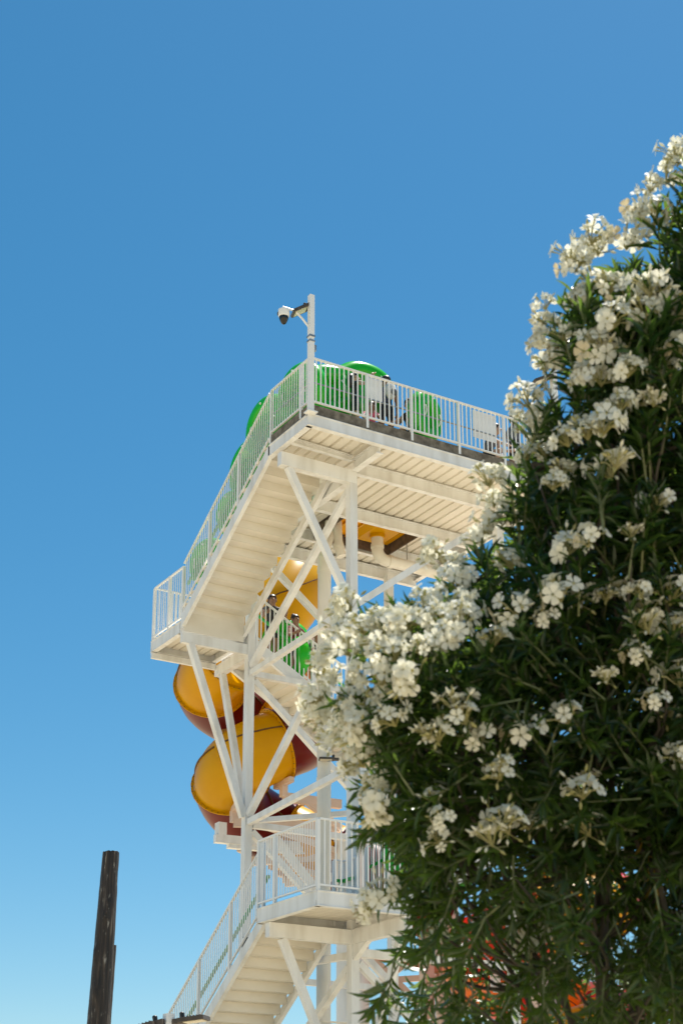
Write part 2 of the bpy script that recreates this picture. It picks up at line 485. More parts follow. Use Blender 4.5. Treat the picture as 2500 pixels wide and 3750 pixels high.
# ---- stair flights
def flight(p0, p1, w0, w1, axis, sgn, ztop, n, rise, run, stringer_z, sh=.24, closed=True):
    """steps descend from p0 along axis*sgn; w0..w1 the other axis; stringer_z: (z_top0, z_top1) at both ends"""
    m = MB()
    za, zb = stringer_z
    for wv in (w0 + .022, w1 - .022):
        q = []
        for (p, z) in ((p0, za), (p1, zb)):
            for dz in (0, -sh):
                q.append((p, z + dz))
        poly = [q[0], q[1], q[3], q[2]]
        if axis == 'y': m.prism([(a, c) for a, c in poly], 'x', wv - .022, wv + .022)
        else: m.prism([(a, c) for a, c in poly], 'y', wv - .022, wv + .022)
        # turned-in lower flange
        iw = .05 if wv < (w0 + w1) / 2 else -.05
        lo = [(p0, za - sh - .002), (p1, zb - sh - .002), (p1, zb - sh - .016), (p0, za - sh - .016)]
        m.prism(lo, 'x' if axis == 'y' else 'y', *((wv - .022, wv + .06) if iw > 0 else (wv - .06, wv + .022)))
    o = m.build('stair_flight', W_, TW)
    t = MB()
    wa, wb = w0 + .047, w1 - .047
    # folded plate: tread with a nosing lip and the riser under it
    tr = [(0, 0), (run + .028, 0), (run + .028, -.04), (run + .014, -.04), (run + .014, -.016), (0, -.016)]
    ri = [(run, -.0165), (run + .013, -.0165), (run + .013, -rise + .0005), (run, -rise + .0005)]
    for poly in (tr, ri):
        pts = [(sgn * a, c) for a, c in poly]
        t.prism(pts, 'x' if axis == 'y' else 'y', -(wb - wa) / 2, (wb - wa) / 2)
    wc = (wa + wb) / 2
    me = t.mesh('tread', SH)
    for i in range(n):
        pos = p0 + sgn * run * i
        place('tread', me, o, (wc, pos, ztop - rise * (i + 1)) if axis == 'y' else (pos, wc, ztop - rise * (i + 1)))
    return o
flight(23.42, 27.06, 12.62, 14.07, 'y', 1, zd, 13, .170, .275, (15.12, 12.86))
flight(14.26, 17.8, 27.15, 28.48, 'x', 1, ZM + .03, 13, .163, .272, (12.78, 10.66))
flight(27.0, 22.95, 17.86, 19.28, 'y', -1, 10.58, 13, .167, .30, (10.56, 8.40))
flight(17.8, 14.26, 21.33, 22.80, 'x', -1, 8.42, 13, .162, .272, (8.42, 6.36))
flight(23.34, 26.98, 12.58, 14.05, 'y', 1, ZL + .03, 15, .167, .24, (6.27, 3.72), .21)
part_box('closing_plate', (12.67, 27.005, 12.52), (14.02, 27.02, 12.965), SH, TW)
# rails of the flights
railing((12.645, 23.47, 15.14), (12.645, 27.04, 12.93), 1.06, 44, (0.34, .68), handrail=.62, inward=(1, 0, 0), bot=.12)
railing((14.30, 27.17, 12.68), (17.8, 27.17, 10.68), 1.06, 34, (.02, .42, .75, 1), handrail=.70, inward=(0, 1, 0), bot=.06)
railing((14.15, 28.46, 12.76), (17.8, 28.46, 10.68), 1.06, 36, (0, .5, 1), handrail=None, inward=(0, -1, 0), bot=.06, joined=True)
railing((17.8, 21.35, 8.42), (14.3, 21.35, 6.40), 1.06, 34, (0, .33, .66), handrail=.70, inward=(0, 1, 0), bot=.06, joined=True)
railing((17.8, 22.78, 8.42), (14.3, 22.78, 6.40), 1.06, 34, (0, .5, 1), handrail=.70, inward=(0, -1, 0), bot=.06, joined=True)
railing((12.60, 23.36, 6.28), (12.60, 26.98, 3.74), 1.18, 48, (0, .33, .66, 1), handrail=.62, inward=(1, 0, 0), bot=.10)

# ---- landings
def landing(x0, x1, y0, y1, zt, ribaxis, pitch, name='landing', ribh=.05, fh_=.24):
    m = MB()
    channel(m, (x0, y0), (x1, y0), zt - fh_, zt - .01, (0, 1, 0))
    channel(m, (x0, y1), (x1, y1), zt - fh_, zt - .01, (0, -1, 0))
    channel(m, (x0, y0 + .04), (x0, y1 - .04), zt - fh_, zt - .01, (1, 0, 0))
    channel(m, (x1, y0 + .04), (x1, y1 - .04), zt - fh_, zt - .01, (-1, 0, 0))
    o = m.build(name, W_, TW)
    part_box('deck_plate', (x0 + .02, y0 + .02, zt - .05), (x1 - .02, y1 - .02, zt + .012), SH, o)
    if ribaxis == 'y':
        x = x0 + .14
        while x < x1 - .1:
            deck_rib(o, SH, x, y0 + .07, x, y1 - .07, zt - .0505, pitch * .9, pitch * .72, ribh); x += pitch
    else:
        y = y0 + .14
        while y < y1 - .1:
            deck_rib(o, SH, x0 + .07, y, x1 - .07, y, zt - .0505, pitch * .9, pitch * .72, ribh); y += pitch
    return o
landing(12.62, 14.09, 27.09, 28.52, ZM, 'y', .19, ribh=.06)
landing(17.82, 19.32, 27.02, 28.52, 10.58, 'y', .19)
landing(17.82, 19.32, 21.30, 22.93, 8.42, 'y', .19)
landing(12.44, 14.24, 21.28, 23.32, ZL, 'x', .125, ribh=.035)
landing(12.56, 14.1, 27.0, 28.5, 3.72, 'y', .19)
# beams carrying the landings
part_box('header_beam', (12.62, 26.985, 12.27), (14.098, 27.075, 12.485), W_, TW)
part_box('header_beam', (CX - .075, 27.125, 12.22), (CX + .075, 28.50, 12.45), W_, TW)
part_box('edge_beam', (12.62, 28.425, 12.36), (14.10, 28.50, 12.485), W_, TW)
part_box('header_beam', (12.50, 22.955, 5.79), (14.099, 23.105, 6.035), W_, TW)
part_box('header_beam', (CX - .075, 21.30, 5.79), (CX + .075, 22.949, 6.035), W_, TW)
m = MB(); m.prism([(22.949, 5.789), (22.949, 5.52), (22.5, 5.789)], 'x', CX - .05, CX + .05); m.build('gusset', W_, TW)
# rails of the landings
railing((12.65, 27.06, ZM), (12.65, 28.48, ZM), 1.18, 15, (0, .45, 1), inward=(1, 0, 0))
railing((12.67, 28.47, ZM), (14.1, 28.47, ZM), 1.18, 15, (1,), inward=(0, -1, 0))
railing((12.47, 23.31, ZL), (12.47, 21.31, ZL), 1.17, 24, (0, .31, 1), inward=(1, 0, 0))
railing((12.49, 21.31, ZL), (14.24, 21.31, ZL), 1.17, 17, (1,), inward=(0, 1, 0))
railing((14.16, 23.30, ZL), (14.16, 22.85, ZL), 1.0, 5, (0, 1), handrail=.62, inward=(-1, 0, 0))
railing((13.95, 23.29, ZL), (14.16, 23.29, ZL), 1.0, 2, (0,), handrail=.62, inward=(0, -1, 0))
railing((19.28, 21.35, 8.42), (19.28, 22.9, 8.42), 1.06, 14, (0, 1), joined=True)
railing((17.85, 21.33, 8.42), (19.28, 21.33, 8.42), 1.06, 13, (0,), joined=True)

# ---- water pipes
PX, PY = 15.02, 25.45
m = MB(); m.tube([(PX, PY, 0), (PX, PY, 14.05)], .135, 24)
for z in (3.1, 6.2, 9.3, 12.4, 13.72): m.tube([(PX, PY, z), (PX, PY, z + .13)], .148, 24)
wp = m.build('water_pipe', MT['pvc'], TW); smooth_by_angle(wp)
m = MB(); m.tube([(PX, PY, 14.052), (PX + .01, PY + .02, 14.25), (PX + .12, PY + .1, 14.5), (PX + .26, PY + .2, 14.7), (PX + .28, PY + .22, 15.0)], .12, 20)
e = m.build('pipe_elbow', MT['pvc'], wp); smooth_by_angle(e)
m = MB(); m.tube([(15.36, 25.52, 14.95), (15.37, 25.51, 14.55), (15.40, 25.48, 14.3), (15.43, 25.46, 14.18)], .10, 20)
m.tube([(15.372, 25.508, 14.46), (15.39, 25.49, 14.36)], .115, 20)
e = m.build('drain_pipe', MT['pvc'], TW); smooth_by_angle(e)
m = MB(); pts = [(16.36, 25.55, 14.98), (16.36, 25.55, 14.66)]
for k in range(7):
    a = k / 6 * math.pi / 2
    pts.append((16.36 + .22 * (1 - math.cos(a)), 25.55, 14.58 - .22 * math.sin(a)))
pts += [(17.3, 25.55, 14.36), (19.0, 25.55, 14.33)]
m.tube(pts, .125, 22); m.tube([(16.36, 25.55, 14.68), (16.36, 25.55, 14.60)], .14, 22); m.tube([(16.62, 25.55, 14.36), (16.72, 25.55, 14.36)], .14, 22)
e = m.build('drain_pipe', MT['pvc'], TW); smooth_by_angle(e)
m = MB(); m.tube([(17.1, 25.55, 14.5), (17.1, 25.55, 15.0)], .012, 6); m.build('pipe_hanger', MT['steel'], TW)
# conduits on the lower level
m = MB()
for dz in (0, -.07, -.13): m.tube([(14.25, 24.2, 4.55 + dz), (17.6, 24.2, 4.55 + dz), (21.5, 24.2, 4.4 + dz)], .028, 8)
m.box((14.25, 24.17, 4.60), (21.5, 24.27, 4.62))
m.build('conduit', MT['pvc'], TW)

# ------------------------------------------------------------------ yellow and maroon tube slide
def tube_slide(name, label, path, sections, rad, parent_loc, mats, ring=True, nside=28):
    """path: function s -> (point); sections: list of (s0, s1, material key)"""
    T = empty(name, parent_loc, label, 'water slide')
    def frame(s):
        p = path(s); t = (path(s + .01) - path(s - .01)).normalized()
        sdv = t.cross(up0).normalized(); u = sdv.cross(t).normalized()
        return p, t, sdv, u
    for (s0, s1, mk) in sections:
        n = max(4, int((path(s1) - path(s0)).length / .09) + 3)
        m = MB(); vs = []; fs = []
        for i in range(n + 1):
            p, t, sv, u = frame(s0 + (s1 - s0) * i / n)
            for k in range(nside):
                a = 2 * math.pi * k / nside
                vs.append(p + sv * (rad * math.cos(a)) + u * (rad * math.sin(a)))
        for i in range(n):
            for k in range(nside):
                fs.append((i * nside + k, i * nside + (k + 1) % nside, (i + 1) * nside + (k + 1) % nside, (i + 1) * nside + k))
        m.add(vs, fs)
        so_ = m.build('slide_section', mats[mk], T, smooth=True)
        # end flanges
        for se, sg in ((s0, 1), (s1, -1)):
            p, t, sv, u = frame(se)
            f = MB(); vs = []; fs = []
            for (rr, off) in ((rad + .003, .0), (rad + .075, .0), (rad + .075, .022), (rad + .003, .022)):
                for k in range(nside):
                    a = 2 * math.pi * k / nside
                    vs.append(p + t * (sg * (off + .002)) + sv * (rr * math.cos(a)) + u * (rr * math.sin(a)))
            for j in range(4):
                for k in range(nside):
                    fs.append((j * nside + k, j * nside + (k + 1) % nside, ((j + 1) % 4) * nside + (k + 1) % nside, ((j + 1) % 4) * nside + k))
            f.add(vs, fs); fl = f.build('flange', mats[mk], so_)
            bm_ = MB()
            for k in range(36):
                a = 2 * math.pi * (k + .5) / 36
                c = p + t * (sg * .03) + (sv * math.cos(a) + u * math.sin(a)) * (rad + .045)
                bm_.bar(c - t * .01, c + t * .01, .015, .015)
            bo = bm_.build('bolts', MT['bolt'], so_); tag(bo, kind='stuff')
        # long seams where the two half shells meet
        for ang in (R(18), R(162)):
            q = MB(); vs = []; fs = []
            for i in range(n + 1):
                p, t, sv, u = frame(s0 + (s1 - s0) * (.01 + .98 * i / n))
                for (rr, da) in ((rad - .01, -.012), (rad + .035, -.012), (rad + .035, .012), (rad - .01, .012)):
                    a = ang + da
                    vs.append(p + sv * (rr * math.cos(a)) + u * (rr * math.sin(a)))
            for i in range(n):
                for j in range(4):
                    fs.append((i * 4 + j, i * 4 + (j + 1) % 4, (i + 1) * 4 + (j + 1) % 4, (i + 1) * 4 + j))
            q.add(vs, fs); q.build('seam', MT['seam'], so_)
    return T

HT = [(-120, 915, 29.6, 16.0), (0, 915, 29.6, 15.05), (60, 915, 29.8, 13.95), (120, 915, 30.2, 13.12), (180, 917, 30.5, 12.80), (270, 930, 30.5, 12.40), (360, 948, 30.5, 11.72), (540, 992, 30.5, 10.56), (660, 1000, 30.5, 9.55), (900, 1000, 30.5, 8.0)]
HR = .95
def helix_c(ph):
    for i in range(len(HT) - 1):
        if ph <= HT[i + 1][0] or i == len(HT) - 2:
            a, b = HT[i], HT[i + 1]; t = (ph - a[0]) / (b[0] - a[0])
            return [a[j] + (b[j] - a[j]) * t for j in range(1, 4)]
def helix_raw(ph):
    px, Y, z = helix_c(ph)
    c = ony(px, 2600, Y); a = R(ph)
    return V(c.x, c.y, 0) + rt * (HR * math.cos(a)) - fh * (HR * math.sin(a)) + V(0, 0, z)
PH_END = 636.0
def helix(ph):
    def h1(p):
        if p <= PH_END: return helix_raw(p)
        e0 = helix_raw(PH_END); t = (helix_raw(PH_END) - helix_raw(PH_END - 2)).normalized()
        return e0 + t * ((p - PH_END) * HR * math.pi / 180 * 1.05)
    acc = V(0, 0, 0); W = 0
    for k in range(-6, 7):
        wgt = 1 - abs(k) / 7
        acc += h1(ph + k * 5) * wgt; W += wgt
    return acc / W
SECT = [(-70, -8, 'maroon'), (-8, 70, 'yellow'), (70, 122, 'yellow'), (122, 172, 'yellow'), (172, 290, 'maroon'), (290, 352, 'yellow'), (352, 428, 'maroon'),
        (428, 482, 'yellow'), (482, 534, 'yellow'), (534, 650, 'maroon'), (650, 720, 'yellow'), (720, 800, 'maroon'), (800, 890, 'maroon')]
YS = tube_slide('tube_slide', 'yellow and maroon spiral tube slide winding down behind the white tower', helix, SECT, .79, (16.4, 30.6, 0), MT)
# starting basin in the deck opening
m = MB()
m.box((OX0 + .02, OY0 + .02, 15.02), (OX1 - .02, OY1 - .02, 15.06))
m.prism([(15.9, 15.019), (16.9, 15.019), (16.7, 14.90), (16.1, 14.90)], 'y', 25.2, 25.95)
m.tube([(16.36, 25.55, 14.90), (16.36, 25.55, 14.82)], .16, 20)
for xx in (15.55, 15.9): m.box((xx, OY0 + .03, 14.97), (xx + .04, OY1 - .03, 15.019))
m.build('start_basin', MT['yellow'], YS)

# support mast with arms behind the tower
MX, MY = 18.15, 29.5
SM = empty('support_mast', (MX, MY, 0), 'thick pale round steel mast with bracket arms holding the spiral slide', 'mast')
m = MB(); m.tube([(MX, MY, 0), (MX, MY, 9.3)], .36, 32); m.tube([(MX, MY, 9.3), (MX, MY, 9.33)], .42, 32)
e = m.build('mast', W_, SM); smooth_by_angle(e)
def arm(z, tgt, s=.2, saddle=True):
    t = Vector(tgt); a = V(MX, MY, z); d = (V(t.x, t.y, 0) - V(a.x, a.y, 0)).normalized()
    m = MB(); m.bar(a + d * .3, V(t.x, t.y, z + .0), s * .7, s)
    m.bar(V(t.x, t.y, z), t, s * .7, s * .7)
    sd_ = d.cross(up0)
    if saddle:
        m.bar(t - sd_ * .4 + V(0, 0, .03), t + sd_ * .4 + V(0, 0, .03), .12, .12)
        m.bar(a + d * .3 - V(0, 0, .55), V(t.x, t.y, z) - d * .5, .12, .12)
    return m.build('bracket_arm', MT['pink'], SM)
p = helix(415); arm(p.z - 1.25, (p.x, p.y, p.z - .96))
p = helix(500); arm(p.z - 1.22, (p.x, p.y, p.z - .96))
p = helix(590); arm(p.z - 1.15, (p.x, p.y, p.z - .96))
p = helix(650); arm(p.z - 1.1, (p.x, p.y, p.z - .96), .18)
# cross arms reaching out under the lowest turn
for (x0_, y0_, x1_, y1_, sc_) in ((786, 3072, 1150, 3050, .115), (833, 3088, 1150, 3066, .15)):
    a = ony(x0_, y0_, 30.6); b = ony(x1_, y1_, 30.3); b.z = a.z
    m = MB(); m.bar(a, (b.x, b.y, a.z), .16, sc_ * 1.6); m.build('cross_arm', W_, SM)
m = MB(); a = ony(808, 3055, 30.6); m.box((a.x - .1, a.y - .1, a.z - .1), (a.x + .1, a.y + .1, a.z + .25)); m.build('saddle_block', W_, SM)
m = MB(); m.bar((MX, MY, 7.15), ony(1000, 3060, 30.4) * 1 - V(0, 0, .0), .14, .2); m.build('cross_arm', W_, SM)

# ------------------------------------------------------------------ lamps, camera post
def floodlight(parent, c, d, L_=.36, wd=.26, th=.05, tilt=None, name='floodlight'):
    """flat area lamp; d: direction away from the bracket, lens underneath"""
    c = Vector(c); d = Vector(d).normalized(); sv = d.cross(up0).normalized(); u = sv.cross(d).normalized()
    m = MB()
    a, b = c, c + d * L_
    m.bar(a, b, wd, th, u)
    m.bar(a - d * .09, a + d * .04, wd * .5, th * 1.25, u)
    for k in range(7):
        q = a + d * (L_ * (.12 + .12 * k)) + u * (th * .62)
        m.bar(q - sv * wd * .42, q + sv * wd * .42, .008, th * .35, u)
    o = m.build(name, MT['fixture'], parent)
    l = MB(); q = c - u * (th / 2 + .003)
    l.bar(q + d * (L_ * .18), q + d * (L_ * .92), wd * .74, .006, u); l.build('lens', MT['lens'], o)
    k = MB(); q = c + d * .02 + u * (th / 2 + .004); k.tube([q, q + u * .05], .028, 10); k.ball(q + u * .055, .03, .03, .02, 10, 6); k.build('sensor_cap', MT['black'], o)
    return o
CP = empty('camera_post', (12.63, 21.93, zs0 - .1), 'white square post with dome camera and floodlight on deck corner', 'post')
pb = V(12.635, 21.915, 0)
m = MB(); m.box((pb.x - .048, pb.y - .048, zs0 - .02), (pb.x + .048, pb.y + .048, 16.56)); m.box((pb.x - .048, pb.y - .048, 16.60), (pb.x + .048, pb.y + .048, 17.49))
m.box((pb.x - .04, pb.y - .04, 16.5), (pb.x + .04, pb.y + .04, 16.65))
m.build('post', RL, CP)
m = MB()
for z in (16.53, 16.63): m.box((pb.x - .058, pb.y - .058, z - .018), (pb.x + .058, pb.y + .058, z + .018))
m.build('clamp', MT['steel'], CP)
m = MB(); m.box((pb.x - .10, pb.y - .09, zs0 - .03), (pb.x + .10, pb.y + .07, zs0 - .005)); m.build('base_plate', RL, CP)
left = -rt
m = MB(); q0 = V(pb.x, pb.y, 16.85)
pts = [q0 + left * .05, q0 + left * .17 + V(0, 0, .17), q0 + left * .27 + V(0, 0, .29), q0 + left * .33 + V(0, 0, .33), q0 + left * .52 + V(0, 0, .40)]
m.tube(pts, .021, 10); e = m.build('arm', RL, CP); smooth_by_angle(e)
cc = q0 + left * .50 + V(0, 0, .20)
m = MB(); m.tube([cc + V(0, 0, .19), cc + V(0, 0, .15)], .03, 12); m.tube([cc + V(0, 0, .15), cc + V(0, 0, .13), cc + V(0, 0, .02), cc + V(0, 0, -.01)], [.07, .105, .105, .095], 24)
hs = m.build('camera_housing', RL, CP); smooth_by_angle(hs)
m = MB(); m.tube([cc + V(0, 0, -.012), cc + V(0, 0, -.05), cc + V(0, 0, -.10), cc + V(0, 0, -.145), cc + V(0, 0, -.165)], [.088, .084, .066, .04, .012], 20); e = m.build('dome', MT['dome'], hs); smooth_by_angle(e, 60)
m = MB(); m.ball(cc + left * .105 + V(0, 0, .06), .02, .02, .045, 8, 6); m.build('sensor', MT['black'], hs)
dd = (left * .92 - fh * .25 + V(0, 0, -.48))
floodlight(CP, q0 + left * .06 + fh * .10 + V(0, 0, .46), dd + V(0, 0, -.12), .34, .26)
m = MB(); m.box((pb.x + .052, pb.y - .03, 16.35), (pb.x + .10, pb.y + .03, 16.47)); m.build('junction_box', MT['steel'], CP)
# second post at the far deck corner
LP = empty('lamp_post', (18.3, 21.95, zs0), 'white square lamp post on far deck corner half hidden behind blossoms', 'lamp post')
m = MB(); m.box((18.25, 21.89, zs0), (18.36, 22.0, 17.60)); m.build('post', RL, LP)
floodlight(LP, V(18.25, 21.93, 17.42) + left * .06, dd, .40, .28)
# lamp on the water pipe
WL = empty('wall_lamp', (15.0, 25.3, 9.5), 'small dark lamp fixed to the round pipe beside the maroon tube section', 'lamp')
a = ony(1195, 2782, 25.25); a2 = V(PX, PY - .15, a.z)
m = MB(); m.bar(a2, a2 + V(0, -.12, 0), .05, .05); m.build('bracket', MT['steel'], WL)
floodlight(WL, a2 + V(.06, -.14, 0), left * .9 + V(0, -.1, .0), .30, .18, .035)

# twin lamp in front of the lower flight
lb = ondist(618, 3735, 17.5)
TL = empty('twin_lamp', (lb.x, lb.y, 0), 'grey lamp mast with two dark flat floodlight heads below the stairs', 'lamp')
m = MB(); m.tube([(lb.x, lb.y, 0), (lb.x, lb.y, lb.z - .1)], .05, 16); e = m.build('mast', RL, TL); smooth_by_angle(e)
m = MB(); m.box((lb.x - .05, lb.y - .05, lb.z - .12), (lb.x + .05, lb.y + .05, lb.z + .06)); m.build('bracket', RL, TL)
floodlight(TL, lb + rt * .13 + V(0, 0, -.02), rt * .95 - fh * .25 + V(0, 0, .10), .30, .24, .045)
floodlight(TL, lb - rt * .12 + V(0, 0, -.05), -rt * .9 + fh * .35 + V(0, 0, -.22), .36, .26, .05)

# ------------------------------------------------------------------ timber poles
def timber_pole(name, label, top, low, r_top, r_low, bumps, ztop):
    d = (top - low) / (top.z - low.z)
    base = top - d * top.z
    T = MB(); n = 28; vs = []; fs = []; N = 70
    rnd = random.Random(len(label))
    for i in range(N + 1):
        t = i / N; z = top.z * t; p = base + d * z
        rr = r_low + (r_top - r_low) * max(0, (z - low.z) / (top.z - low.z)) if z > low.z else r_low + (low.z - z) * .004
        rr *= 1 + rnd.uniform(-.015, .015)
        for k in range(n):
            a = 2 * math.pi * k / n
            q = rr * (1 + .03 * math.sin(3 * a + .4) + .022 * math.sin(7 * a + 1.3 + z * .3))
            for (bz, ba, bh, bs) in bumps:
                da = (a - ba + math.pi) % (2 * math.pi) - math.pi
                q += bh * math.exp(-((z - bz) / bs) ** 2 - (da / .4) ** 2)
            vs.append(p + V(q * math.cos(a), q * math.sin(a), rnd.uniform(-.006, .006) if i == N else 0))
    for i in range(N):
        for k in range(n):
            fs.append((i * n + k, i * n + (k + 1) % n, (i + 1) * n + (k + 1) % n, (i + 1) * n + k))
    fs.append(tuple(range(N * n, N * n + n)))
    T.add(vs, fs)
    o = place(name, T.mesh(name, MT['timber'], False, base), None, base)
    smooth_by_angle(o, 50)
    return o
tp = ondist(407, 3122, 19.0); lw = ondist(361, 3750, 19.0)
camang = math.atan2(-tp.y, -tp.x)
o = timber_pole('timber_pole', 'thick weathered dark timber pole with knots and cut flat top', tp, lw, .1, .133, [(tp.z - .62, camang + .25, .035, .05), (tp.z - .80, camang - .12, .04, .06), (tp.z - 1.25, camang - .9, .03, .07), (tp.z - 1.7, camang - .5, .025, .08), (tp.z - .3, camang + 1.3, -.02, .1)], 0)
tag(o, 'thick weathered dark timber pole with knots and cut flat top', 'pole')
tp2 = ondist(404, 3463, 19.35); lw2 = ondist(380, 3750, 19.35)
o = timber_pole('timber_pole', 'shorter brown timber pole standing close behind the thick one', tp2, lw2, .075, .085, [], 0)
tag(o, 'shorter brown timber pole standing close behind the thick one', 'pole')

# ------------------------------------------------------------------ junction box, panels by the slide
a = ony(857, 3450, 26.95)
part_box('junction_box', (CX - .10, CY2 - .16, a.z - .12), (CX + .06, CY2 - .081, a.z + .10), MT['black'], TW)
q0, q1 = ony(1040, 2330, 32.4), ony(1200, 2330, 32.4)
m = MB(); m.box((q0.x, 32.4, q0.z - 1.3), (q1.x, 32.5, q0.z + .16)); pw = m.build('flume_wall', MT['pink'], YS)
m = MB(); m.box((q0.x - .03, 32.37, q0.z + .161), (q1.x + .03, 32.53, q0.z + .21)); m.build('wall_cap', RL, pw)
m = MB(); m.box((q0.x + .1, 32.30, q0.z - 1.2), (q1.x - .05, 32.398, q0.z - .22)); m.build('trim_panel', MT['orange'], pw)

# ------------------------------------------------------------------ green inner tubes
def ring_mesh(mb, R_, r_, cx=0, nu=40, nv=16):
    """ring in the local XZ plane (axis along Y)"""
    vs = []; fs = []
    for i in range(nu):
        a = 2 * math.pi * i / nu
        for j in range(nv):
            b = 2 * math.pi * j / nv
            rr = R_ + r_ * math.cos(b)
            vs.append((cx + rr * math.cos(a), r_ * math.sin(b) * .96, rr * math.sin(a)))
    for i in range(nu):
        for j in range(nv):
            fs.append((i * nv + j, i * nv + (j + 1) % nv, ((i + 1) % nu) * nv + (j + 1) % nv, ((i + 1) % nu) * nv + j))
    mb.add(vs, fs)
def inner_tube(loc, yaw, tilt, roll, label, R_=.40, r_=.18, double=False):
    """yaw: turn of the ring plane about Z, tilt: lean back, roll: turn within its plane"""
    m = MB()
    if double:
        # both lobes share one joined wall: an eight-shaped centre line
        n = 72; nv = 16; vs = []; fs = []
        dx = R_ * .98
        pts = []
        for i in range(n):
            a = 2 * math.pi * i / n
            c, s_ = math.cos(a), math.sin(a)
            pts.append(((dx + R_ * .95) * c, R_ * s_ * (1 - .30 * math.exp(-(c / .33) ** 2))))
        for i in range(n):
            p = Vector(pts[i]); t = (Vector(pts[(i + 1) % n]) - Vector(pts[i - 1])).normalized(); nn = Vector((t.y, -t.x))
            for j in range(nv):
                b = 2 * math.pi * j / nv
                q = p + nn * (r_ * math.cos(b)); vs.append((q.x, r_ * math.sin(b) * .96, q.y))
        for i in range(n):
            for j in range(nv):
                fs.append((i * nv + j, i * nv + (j + 1) % nv, ((i + 1) % n) * nv + (j + 1) % nv, ((i + 1) % n) * nv + j))
        m.add(vs, fs)
        m.tube([(0, 0, -R_ * .78), (.02, 0, 0), (0, 0, R_ * .78)], r_ * .93, 16)
        xs = (-dx, dx)
    else:
        ring_mesh(m, R_, r_); xs = (0,)
    me = m.mesh('ring', MT['green'], True)
    rot = Euler((tilt, 0, yaw), 'XYZ').to_matrix() @ Matrix.Rotation(roll, 3, 'Y')
    o = empty('inner_tube', loc, label, 'inner tube', 'green inner tubes of the waiting riders')
    b = place('ring', me, o, loc); b.rotation_euler = rot.to_euler()
    for x in xs:
        for sg in (-1, 1):
            q = MB()
            arc = []
            for k in range(7):
                t = k / 6
                arc.append((x + sg * (R_ * .72), -(r_ * 1.0 + .03 * math.sin(math.pi * t)), -.12 + .24 * t))
            q.tube(arc, .014, 6)
            h = place('handle', q.mesh('handle', MT['strap']), o, loc); h.rotation_euler = rot.to_euler()
    fl = MB()
    for x in xs: fl.ball((x, .02, 0), R_ * .97, .045, R_ * .97, 28, 8)
    h = place('floor', fl.mesh('floor', MT['green'], True), o, loc); h.rotation_euler = rot.to_euler()
    v = MB(); v.tube([(xs[0], -r_ - .005, R_ * .99), (xs[0], -r_ - .03, R_)], .02, 8)
    h = place('valve', v.mesh('valve', MT['strap']), o, loc); h.rotation_euler = rot.to_euler()
    return o
inner_tube(V(12.98, 22.83, 15.97), R(-80), R(4), 0, 'single green inner tube upright in the railed corner beside the camera post', .43, .20)
inner_tube(ony(1262, 1430, 23.25), R(-6), R(-6), R(-20), 'long double green inner tube held upright behind the front deck rail', .47, .20, True)
inner_tube(ony(1556, 1527, 22.50), R(24), R(4), 0, 'single green inner tube standing alone on deck between two rail posts', .36, .16)
inner_tube(V(12.98, 24.05, 15.80), R(-82), R(4), 0, 'single green inner tube carried at the head of the top flight', .48, .21)
inner_tube(V(12.99, 24.85, 15.26), R(-84), R(2), 0, 'single green inner tube just below the head of the top flight', .46, .19)
inner_tube(V(13.0, 25.6, 14.62), R(-80), R(8), 0, 'single green inner tube carried halfway down the top flight', .34, .14)
inner_tube(V(13.0, 26.62, 13.93), R(-72), R(5), 0, 'single green inner tube held at the foot of the top flight', .36, .16)
inner_tube(ony(1046, 2345, 28.0), R(-25), R(-12), 0, 'dark shaded green inner tube on the flight under the top deck', .36, .16)
inner_tube(ony(1075, 2415, 27.55), R(-80), R(0), 0, 'shaded green inner tube seen edge on along the second flight', .34, .16)
inner_tube(ony(1500, 3120, 22.1), R(-60), R(0), R(25), 'green inner tube on the lower flight behind the blossoms', .36, .16)
inner_tube(ony(1630, 3175, 22.1), R(-30), R(5), 0, 'green inner tube glimpsed through leaves higher on the lower flight', .38, .17)

# ------------------------------------------------------------------ sign panels on the deck rail
def sign_panel(px0, px1, y0, y1, label, Y=22.075):
    a = ony(px0, y0, Y); b = ony(px1, y1 + 12, Y)
    z1_ = ony((px0 + px1) / 2, y0 + 4, Y).z; z0_ = ony((px0 + px1) / 2, y1, Y).z
    T = empty('sign_panel', ((a.x + b.x) / 2, Y, z0_), label, 'sign', 'sign panels tied to the deck rail')
    m = MB(); m.box((a.x, Y, z0_), (b.x, Y + .012, z1_)); m.build('panel', MT['sign'], T)
    m = MB(); cx = (a.x + b.x) / 2
    for zz in (z0_ + .1, z1_ - .1): m.box((a.x + .02, Y + .0125, zz - .015), (b.x - .02, Y + .03, zz + .015))
    m.build('batten', MT['steel'], T)
sign_panel(1348, 1400, 1372, 1470, 'blank white sign back on the deck rail beside the big double tube')
sign_panel(1730, 1815, 1508, 1610, 'blank white sign back on the deck rail nearest the oleander')

